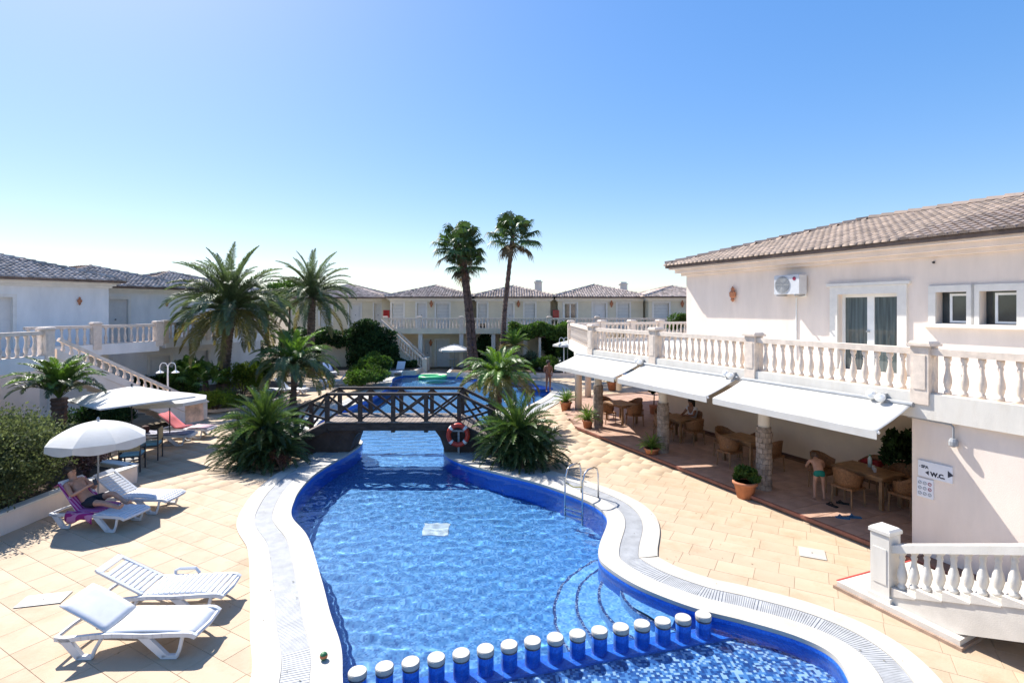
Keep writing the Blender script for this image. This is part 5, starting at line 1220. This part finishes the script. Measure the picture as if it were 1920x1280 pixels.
# ------------------------------------------------------------------ tables, chairs
GC = 'wicker chairs of the dining terrace'
def wick_proto():
    t = bpy.data.objects.new('wicker_chair', None); C.objects.link(t); w = .25
    MB().cbox(-w,w,-.24,.24,.40,.455,.015).build('seat', wicker, t)
    V, F = [], []
    for i in range(9):
        a = R(200+i*17.5) if False else R(-20+i*27.5)
        for j in range(5):
            z = .46+.42*j/4*(.62+.38*max(0, math.sin(a))); r = .27+.05*j/4; V.append((math.cos(a)*r, math.sin(a)*r*.95, z))
    for i in range(8):
        for j in range(4): F.append((i*5+j, (i+1)*5+j, (i+1)*5+j+1, i*5+j+1))
    o = MB().add(V, F).build('backrest', wicker, t, True); o.modifiers.new('t','SOLIDIFY').thickness = .03
    for sx in (-1,1):
        for sy in (-1,1): MB().tube([(sx*.22,sy*.21,.42),(sx*.235,sy*.235,.0)], [.022,.016], 6).build('leg', wood_t, t)
    return t
wp_ = wick_proto(); first = [True]
def chair(label, x, y, rz_, z=.127):
    t = wp_ if first[0] else copy_tree(wp_); first[0] = False
    t.location = (x, y, z); t.rotation_euler = (0,0,rz_); tag(t, label, 'chair', GC)
def table(label, x, y, rz_, z=.127, l=1.15, w=.8):
    t = thing('dining_table', label, 'table', (x, y, z), rz_, 'wooden tables of the dining terrace'); MB().cbox(-l/2,l/2,-w/2,w/2,.70,.745,.008).build('table_top', wood_t, t); MB().box(-l/2+.06,l/2-.06,-w/2+.06,w/2-.06,.62,.698).build('apron', wood_t, t)
    for sx in (-1,1):
        for sy in (-1,1): MB().box(sx*(l/2-.07)-.035, sx*(l/2-.07)+.035, sy*(w/2-.07)-.035, sy*(w/2-.07)+.035, 0, .62).build('leg', wood_t, t)
    return t
def W_(px, py): p = G(px, py, .127); return p.x, p.y
# set beside the bending man (right hand set in the frame of the wing)
T1 = W_(1625, 938); table('wooden table with bottle beside the man in green trunks', *T1, RZ, l=1.2)
T1v = Vector((*T1, 0))
chair('wicker chair at the pool side of the bottle table', *(T1v-E2*.66).xy, RZ+math.pi)
chair('wicker chair at the bottle table on the potted tree side', *(T1v+E1*.85).xy, RZ-math.pi/2)
chair('wicker chair with the red bag against the dining wall', *(T1v+E2*.68-E1*.28).xy, RZ)
chair('wicker chair against the dining wall next to the red bag chair', *(T1v+E2*.68+E1*.38).xy, RZ)
chair('wicker chair under the man in green trunks, draped with a cloth', *(T1v-E1*.98-E2*.12).xy, RZ+math.pi/2)
T2 = W_(1398, 868); table('wooden table behind the pillar with the large pot', *T2, RZ, l=1.1); T2v = Vector((*T2,0))
chair('wicker chair on the walkway end of the pillar table', *(T2v-E1*.75).xy, RZ+math.pi/2); chair('wicker chair between the pillar and the dining wall', *(T2v+E1*.78+E2*.1).xy, RZ-math.pi/2); chair('wicker chair behind the pillar table by the wall', *(T2v+E2*.62).xy, RZ); chair('wicker chair in front of the pillar table', *(T2v-E2*.62).xy, RZ+math.pi)
T3 = W_(1272, 822); table('wooden table where the woman in white sits', *T3, RZ, l=1.1); T3v = Vector((*T3,0))
chair('wicker chair with its back to the pool at the table of the woman', *(T3v-E2*.66).xy, RZ+math.pi); chair('wicker chair under the woman in white', *(T3v+E2*.66).xy, RZ); chair('wicker chair at the wall end of the table of the woman', *(T3v+E1*.76).xy, RZ-math.pi/2); chair('wicker chair by the second pillar at the table of the woman', *(T3v-E1*.78).xy, RZ+math.pi/2)
T4 = W_(1165, 790); table('wooden table farthest along the dining terrace', *T4, RZ, l=1.2); T4v = Vector((*T4,0))
chair('wicker chair at the far table, wall side', *(T4v+E1*.85).xy, RZ-math.pi/2); chair('wicker chair at the far table, behind it', *(T4v+E2*.66).xy, RZ); chair('wicker chair at the far table in the sun', *(T4v-E1*.80-E2*.2).xy, RZ+math.pi/2); chair('wicker chair at the far table in front of it', *(T4v-E2*.66).xy, RZ+math.pi)
# things on the bottle table
t = thing('water_bottle', 'clear plastic bottle on the table beside the red bag', 'bottle', (*(T1v+E2*.2-E1*.05).xy, .873)); MB().lathe([(.045,0),(.045,.2),(.018,.26)], 12).build('body', mat('bottle', (.55,.68,.66), .15, .1, 4), t, True); MB().lathe([(.018,.262),(.018,.29)], 8).build('cap', mat('cap_green', (.08,.35,.15), .5), t)
o = MB().cbox(-.22,.22,-.12,.12,0,.34,.05).build('red_bag', mat('red_cloth', (.30,.012,.02), .8, .2, 6), None, loc=(*(T1v+E2*.66-E1*.28).xy, .584), rot=(0,0,RZ)); tag(o, 'red bag standing on a wicker chair by the wall', 'bag')
for dx, dy, l in ((.12,.05,'short glass on the bottle table near the wall'),(.25,-.1,'short glass on the bottle table near the pool side')):
    o = MB().lathe([(.03,0),(.036,.1)], 10).build('glass', mat('tumbler', (.5,.5,.5), .1), None, loc=(*(T1v+E1*dx+E2*dy).xy, .873)); tag(o, l, 'glass', 'glasses on the bottle table')
blu_s = mat('sandal_blue', (.05,.16,.30), .7); blk_s = mat('shoe_black', (.015,.015,.015), .6)
def sandal(label, px, py, rz_, m, nm='flip_flop'):
    x, y = W_(px, py); t = thing(nm, label, 'shoe', (x, y, .127), rz_, 'shoes on the dining floor'); MB().prism([(-.045,-.13),(.04,-.13),(.052,.05),(.03,.13),(-.03,.13),(-.05,.05)], 0, .025).build('sole', m, t); MB().tube([(-.045,.0,.02),(-.02,.05,.07),(0,.09,.03)], .012, 5).tube([(.045,.0,.02),(.02,.05,.07),(0,.09,.03)], .012, 5).build('strap', m, t)
sandal('blue flip flop on the dining floor, pot side', 1580, 971, R(70), blu_s); sandal('blue flip flop on the dining floor, wall side', 1602, 970, R(80), blu_s); sandal('black shoe beside the leg of the bottle table', 1560, 948, R(20), blk_s, 'sandal'); sandal('black shoe under the bottle table', 1580, 944, R(60), blk_s, 'sandal')
# blue cushioned chairs and table under the square parasol
def dchair(label, x, y, rz_):
    t = thing('garden_chair', label, 'chair', (x, y, .013), rz_, 'blue cushioned garden chairs'); cm = mat('cushion_blue', (.22,.40,.45), .9, .1, 6); wm_ = mat('chair_cane', (.50,.36,.18), .8, .2, 30)
    MB().cbox(-.25,.25,-.24,.24,.42,.46,.01).build('seat', dark_m, t); MB().cbox(-.24,.24,-.23,.23,.462,.53,.03).build('cushion', cm, t); MB().cbox(-.25,.25,.22,.26,.60,.95,.01).build('backrest', wm_, t)
    for sx in (-1,1):
        MB().tube([(sx*.25,.24,0),(sx*.25,.24,.95)], .02, 6).build('leg', dark_m, t); MB().tube([(sx*.25,-.24,0),(sx*.25,-.24,.68),(sx*.25,.24,.68)], .02, 6).build('leg', dark_m, t)
dchair('cane backed garden chair with blue cushion under the square parasol', -11.0, 16.25, R(-70)); dchair('garden chair with blue cushion partly behind the round parasol', -10.75, 15.1, R(-160)); dchair('garden chair on the stair side of the parasol table', -12.3, 16.3, R(80))
t = thing('garden_table', 'small dark garden table under the square parasol', 'table', (-11.55, 15.75, .013)); MB().lathe([(.42,.68),(.42,.71)], 20).build('table_top', dark_m, t); MB().tube([(0,0,0),(0,0,.68)], .03, 8).lathe([(.25,0),(.25,.03)], 14).build('pedestal', dark_m, t)
# far tables by the white columns
for q, (px, py) in enumerate(((848,690),(1140,722),(1180,724))):
    p = G(px, py); t = thing('garden_table', ['white garden table beneath the lone flat parasol','white garden table seen past the white columns','second white garden table beyond the white columns'][q], 'table', (p.x, p.y, .013)); MB().lathe([(.4,.68),(.4,.72)], 16).build('table_top', white_p, t); MB().tube([(0,0,0),(0,0,.68)], .04, 8).build('pedestal', white_p, t)
# ------------------------------------------------------------------ potted plants
def pot(label, px, py, h, r, n, leaf, kind='pot', ph=.4, asp=.3, z=0., lx=None):
    p = G(px, py, z); t = thing('potted_plant', label, 'potted plant', (p.x, p.y, z+.013), 0, 'terracotta pots along the dining terrace')
    MB().lathe([(r*.68,0),(r*.95,h*.82),(r*1.08,h*.84),(r*1.08,h),(r*.92,h),(r*.9,h*.9)], 18).build('pot', terracotta, t, True); MB().lathe([(r*.9,h*.88),(r*.9,h*.9)], 14).build('soil', soil, t)
    if kind == 'pot':
        crown(t, 'cycad', queen_l, h*.95, [(0,8,queen_l),(1,12,queen_l),(2,12,queen_l),(3,8,queen_l)], ph*.95, px); return
    V, F = foliage(r*1.15, r*1.15, ph*.55, n, leaf, px, 12); V[:, 2] += h+ph*.20; link('foliage', np_mesh('foliage', V, F, LEAF[kind]), t)
pot('large terracotta pot with leafy green plant beside the nearest clad column', 1397, 933, .40, .27, 1500, .10, 'mid', .50, .4)
pot('terracotta pot with pale spiky plant beside the second clad column', 1222, 858, .30, .22, 700, .16, 'pot', .45)
pot('terracotta pot with aloe at the bend of the dining step', 1102, 808, .42, .20, 500, .16, 'pot', .55)
pot('terracotta pot with aloe beside the white column at the corner', 1061, 771, .42, .26, 700, .18, 'pot', .60)
pot('small terracotta pot beyond the white columns', 1148, 732, .5, .30, 500, .2, 'pot', .6)
def ptree(label, px, py, seed, h):
    x, y = W_(px, py); t = thing('potted_tree', label, 'potted plant', (x, y, .127), 0, 'dark leaved potted trees by the dining wall'); MB().lathe([(.16,0),(.2,.34),(.2,.36)], 14).build('pot', terracotta, t); MB().tube([(0,0,.3),(.03,0,h*.6)], [.03,.015], 6).build('stem', bark, t)
    V, F = foliage(.42, .42, h*.40, 1300, .16, seed, 14); V[:, 2] += h*.58; link('foliage', np_mesh('foliage', V, F, LEAF['dark']), t)
ptree('dark leaved potted tree in the corner beside the bottle table', 1690, 930, 201, 1.75); ptree('tall dark potted tree at the end of the dining wall', 1226, 775, 202, 2.1)
# ------------------------------------------------------------------ people
def body(joints, bones, m, name, parent, sub=2):
    """one continuous skin over a joint tree; joints = {name: (co, radius)}"""
    ks = list(joints); me = bpy.data.meshes.new(name); me.from_pydata([joints[k][0] for k in ks], [(ks.index(a), ks.index(b)) for a, b in bones], []); me.update()
    o = bpy.data.objects.new(name, me); C.objects.link(o); sk = o.modifiers.new('skin', 'SKIN'); sk.use_smooth_shade = True
    for k, d in zip(ks, me.skin_vertices[0].data):
        r = joints[k][1]; d.radius = r if hasattr(r, '__len__') else (r, r); d.use_root = (k == ks[0])
    ss = o.modifiers.new('sub', 'SUBSURF'); ss.levels = ss.render_levels = sub
    bpy.context.view_layer.update(); ev = o.evaluated_get(bpy.context.evaluated_depsgraph_get()); m2 = bpy.data.meshes.new_from_object(ev); bpy.data.objects.remove(o)
    m2.materials.clear(); m2.materials.append(m); m2.shade_smooth(); return link(name, m2, parent)
BONES = [('pel','bel'),('bel','che'),('che','nec'),('nec','hea'),('hea','top')]+[(a+s, b+s) for s in 'LR' for a, b in (('sho','elb'),('elb','wri'),('wri','pal'),('pal','f1'),('pal','f2'),('pal','f3'),('pal','th'),('hip','kne'),('kne','ank'),('ank','toe'))]+[('che','sho'+s) for s in 'LR']+[('pel','hip'+s) for s in 'LR']
def person(label, loc, rz_, J, m, shorts=None, shirt=None, hair=None, hairlen=0., facing=Vector((0,-1,0))):
    t = thing('person', label, 'person', loc, rz_); j = {}
    rad = dict(pel=(.14,.11), bel=(.125,.095), che=(.155,.11), nec=.055, hea=.092, top=.075, sho=.062, elb=.044, wri=.03, pal=.034, f1=.009, f2=.009, f3=.009, th=.010, hip=.088, kne=.058, ank=.04, toe=.034)
    for k, v in J.items(): j[k] = Vector(v)
    for s in 'LR':
        d = (j['wri'+s]-j['elb'+s]).normalized(); side = d.orthogonal().normalized(); j['pal'+s] = j['wri'+s]+d*.07
        for q, (o_, l) in enumerate(((-.028,.09),(0,.10),(.028,.085))): j['f%d%s' % (q+1, s)] = j['pal'+s]+d*l+side*o_
        j['th'+s] = j['pal'+s]+side*.06+d*.03
    def rr(k): return rad[k] if k in rad else rad[k[:-1]]
    body({k: (tuple(v), rr(k)) for k, v in j.items()}, BONES, m, 'body', t)
    if shorts:
        jj = {'pel': (j['pel'], (.158,.128)), 'bel0': (j['pel'].lerp(j['bel'], .45), (.145,.115))}; bb = [('pel','bel0')]
        for s in 'LR': jj['hip'+s] = (j['hip'+s], .108); jj['leg'+s] = (j['hip'+s].lerp(j['kne'+s], shorts[1]), .095); bb += [('pel','hip'+s),('hip'+s,'leg'+s)]
        body({k: (tuple(v[0]), v[1]) for k, v in jj.items()}, bb, shorts[0], 'shorts', t)
    if shirt:
        jj = {'bel': (j['pel'].lerp(j['bel'], .3), (.155,.125)), 'b2': (j['bel'], (.14,.11)), 'che': (j['che'], (.172,.125))}; bb = [('bel','b2'),('b2','che')]
        for s in 'LR': jj['sho'+s] = (j['sho'+s], .078); jj['arm'+s] = (j['sho'+s].lerp(j['elb'+s], .5), .064); bb += [('che','sho'+s),('sho'+s,'arm'+s)]
        body({k: (tuple(v[0]), v[1]) for k, v in jj.items()}, bb, shirt, 'shirt', t)
    if hair:
        c = j['hea'].lerp(j['top'], .45); up = (j['top']-j['hea']).normalized(); bk = -Vector(facing).normalized(); hb = MB(); hc = c+up*.028+bk*.030
        for k_ in range(60 if hairlen else 40):          # tufts give the outline an uneven edge
            r_ = random.Random(k_); d_ = Vector((r_.gauss(0,1), r_.gauss(0,1), r_.gauss(0,1))).normalized()
            if d_.dot(-bk) > .45 and d_.dot(up) < .55: continue
            p_ = hc+d_*.098; fl = Vector((0,0,-.05-hairlen*max(0, d_.dot(bk)*.9+.1)))
            hb.tube([hc+d_*.085, p_+d_*.012, p_+d_*.010+fl*.6, p_+fl], [.020,.024,.018,.004], 5)
        hb.lathe([(max(.001, .106*math.sin(math.pi*k_/10)), -.106*math.cos(math.pi*k_/10)) for k_ in range(11)], 14)
        n_ = 11*14; hb.v[-n_:] = [tuple(Vector(v_)+hc) for v_ in hb.v[-n_:]]
        hb.build('hair', hair, t, True)
    # face: nose and eyes
    f = Vector(facing).normalized(); c = j['hea'].lerp(j['top'], .35); sdv = f.cross((j['top']-j['hea']).normalized()).normalized()
    MB().lathe([(.003,.03),(.014,-.005),(.012,-.018),(.002,-.022)], 6).build('nose', m, t, loc=c+f*.092)
    for s in (-1, 1): MB().lathe([(.002,-.009),(.010,0),(.002,.009)], 6).build('eye', dark_m, t, loc=c+f*.080+sdv*s*.034+Vector((0,0,.022)))
    return t
# reader lying on the lounger (lounger frame: x towards the feet)
person('person in dark shorts lying on the purple towel, looking at a phone', (-9.02, 11.40, .014), R(-10), dict(pel=(-.02,0,.47), bel=(-.14,0,.58), che=(-.33,0,.79), nec=(-.45,0,.95), hea=(-.46,0,1.04), top=(-.50,0,1.15),
    shoL=(-.40,.19,.87), elbL=(-.16,.26,.66), wriL=(.02,.12,.80), shoR=(-.40,-.19,.87), elbR=(-.16,-.26,.66), wriR=(.02,-.10,.80), hipL=(.03,.10,.47), kneL=(.42,.14,.62), ankL=(.80,.12,.43), toeL=(.90,.12,.50), hipR=(.03,-.10,.47), kneR=(.46,-.12,.50), ankR=(.86,-.10,.42), toeR=(.94,-.11,.52)),
    skin, (mat('shorts_navy', (.012,.018,.03), .8, .2, 6), .62), None, hair_d, 0, Vector((1,0,-.15)))
o = MB().cbox(-.005,.005,-.04,.04,-.07,.07,.003).build('phone', dark_m, None, loc=lp(-9.02,11.40,R(-10),.13,.90), rot=(0,R(-25),R(-10))); tag(o, 'dark phone held by the person on the purple towel', 'phone')
# man in green trunks leaning on the table (local y = away from the camera)
px_, py_ = W_(1536, 937)
person('person in green swimming trunks seen from behind, leaning over the chair at the table', (px_, py_, .127), R(-12), dict(pel=(0,.0,.92), bel=(0,.08,1.04), che=(0,.26,1.18), nec=(.02,.40,1.28), hea=(.02,.46,1.31), top=(.02,.54,1.38),
    shoL=(-.20,.30,1.22), elbL=(-.27,.40,1.02), wriL=(-.18,.58,.90), shoR=(.20,.30,1.22), elbR=(.27,.38,1.02), wriR=(.18,.58,.90), hipL=(-.10,.0,.88), kneL=(-.13,.04,.48), ankL=(-.14,-.03,.07), toeL=(-.15,.12,.035), hipR=(.10,0,.88), kneR=(.13,.03,.48), ankR=(.14,-.04,.07), toeR=(.15,.11,.035)),
    skin, (mat('trunks_green', (.0,.20,.15), .7, .15, 6), .28), None, hair_b, 0, Vector((0,1,-.35)))
# woman in white, seated
bpy.data.objects['person.001'].scale = (.70,)*3
p = (T3v+E2*.60)
person('person with long dark hair in a white top sitting at the wall side table', (p.x, p.y, .127), RZ, dict(pel=(0,.02,.56), bel=(0,.03,.70), che=(0,.0,.93), nec=(0,-.03,1.10), hea=(0,-.05,1.18), top=(0,-.06,1.30),
    shoL=(-.18,.0,1.01), elbL=(-.24,-.16,.80), wriL=(-.10,-.36,.80), shoR=(.18,.0,1.01), elbR=(.24,-.16,.80), wriR=(.10,-.36,.80), hipL=(-.10,-.02,.55), kneL=(-.11,-.42,.55), ankL=(-.11,-.40,.08), toeL=(-.11,-.53,.035), hipR=(.10,-.02,.55), kneR=(.11,-.42,.55), ankR=(.11,-.40,.08), toeR=(.11,-.53,.035)),
    skin_t, (mat('shorts_grey', (.10,.10,.12), .8), .6), mat('shirt_white', (.72,.70,.72), .85, .1, 6), hair_d, .34)
# standing bather
skin_d = mat('skin_dark_tan', (.20,.085,.05), .5, .1, 8)
p = G(1028, 736)
person('tanned person standing on the far pool edge in the sun', (p.x, p.y, .045), R(20), dict(pel=(0,0,.96), bel=(0,.0,1.10), che=(0,.01,1.30), nec=(0,-.01,1.48), hea=(0,-.03,1.56), top=(0,-.03,1.69),
    shoL=(-.19,0,1.40), elbL=(-.23,.03,1.12), wriL=(-.16,-.12,.98), shoR=(.19,0,1.40), elbR=(.24,.02,1.12), wriR=(.17,-.12,.98), hipL=(-.09,0,.92), kneL=(-.10,-.03,.50), ankL=(-.11,.02,.07), toeL=(-.12,-.13,.035), hipR=(.09,0,.92), kneR=(.11,-.01,.50), ankR=(.12,.05,.07), toeR=(.13,-.10,.035)),
    skin_d, (mat('trunks_brown', (.16,.05,.03), .7), .3), None, hair_d, 0)
o = MB().cbox(-.6,.6,-.32,.32,0,.08,.03).build('pool_mat', mat('mat_blue', (.06,.16,.55), .6), None, loc=(G(1016,733).x, G(1016,733).y+.5, .046), rot=(0,0,R(10))); tag(o, 'blue mat lying at the feet of the standing bather', 'mat')
# dark bag and bottle by the shaded lounger
o = MB().lathe([(.12,0),(.17,.1),(.13,.26),(.03,.30)], 10).build('beach_bag', mat('bag_dark', (.06,.015,.012), .8), None, loc=lp(-12.0,18.0,R(8),-.35,.43), rot=(0,0,0)); o.scale = (.8,.8,.8); tag(o, 'dark red bag at the head of the navy towel lounger', 'bag')

# fallen leaves on the paving and the coping
V, F = [], []; rl_ = random.Random(77)
for k_ in range(150):
    i_ = rl_.randrange(len(pool)); b_ = off[1.06][i_]; a_ = off[.38][i_]
    if b_.y > 17 or b_.y < 6.3: continue
    u_ = rl_.choice((rl_.uniform(0, 1), rl_.uniform(1, 3.5))); p_ = a_.lerp(b_, u_); t_ = rl_.uniform(0, 6.28); l_ = rl_.uniform(.012, .03); n_ = len(V); z_ = .048 if u_ <= 1.02 else .014
    d_ = Vector((math.cos(t_), math.sin(t_))); w_ = Vector((-d_.y, d_.x))*.35
    for q_, h_ in ((d_, .004), (w_, .0), (-d_, .006), (-w_, .0)): V.append((p_.x+q_.x*l_, p_.y+q_.y*l_, z_+h_))
    F.append((n_, n_+1, n_+2, n_+3))
o = MB().add(V, F).build('fallen_leaves', mat('dry_leaf_litter', (.16,.13,.05), .8, .3, 9, island=.4), None, kind='stuff'); o['label'] = 'scattered dry leaves on the pool edge and paving'; o['category'] = 'leaves'
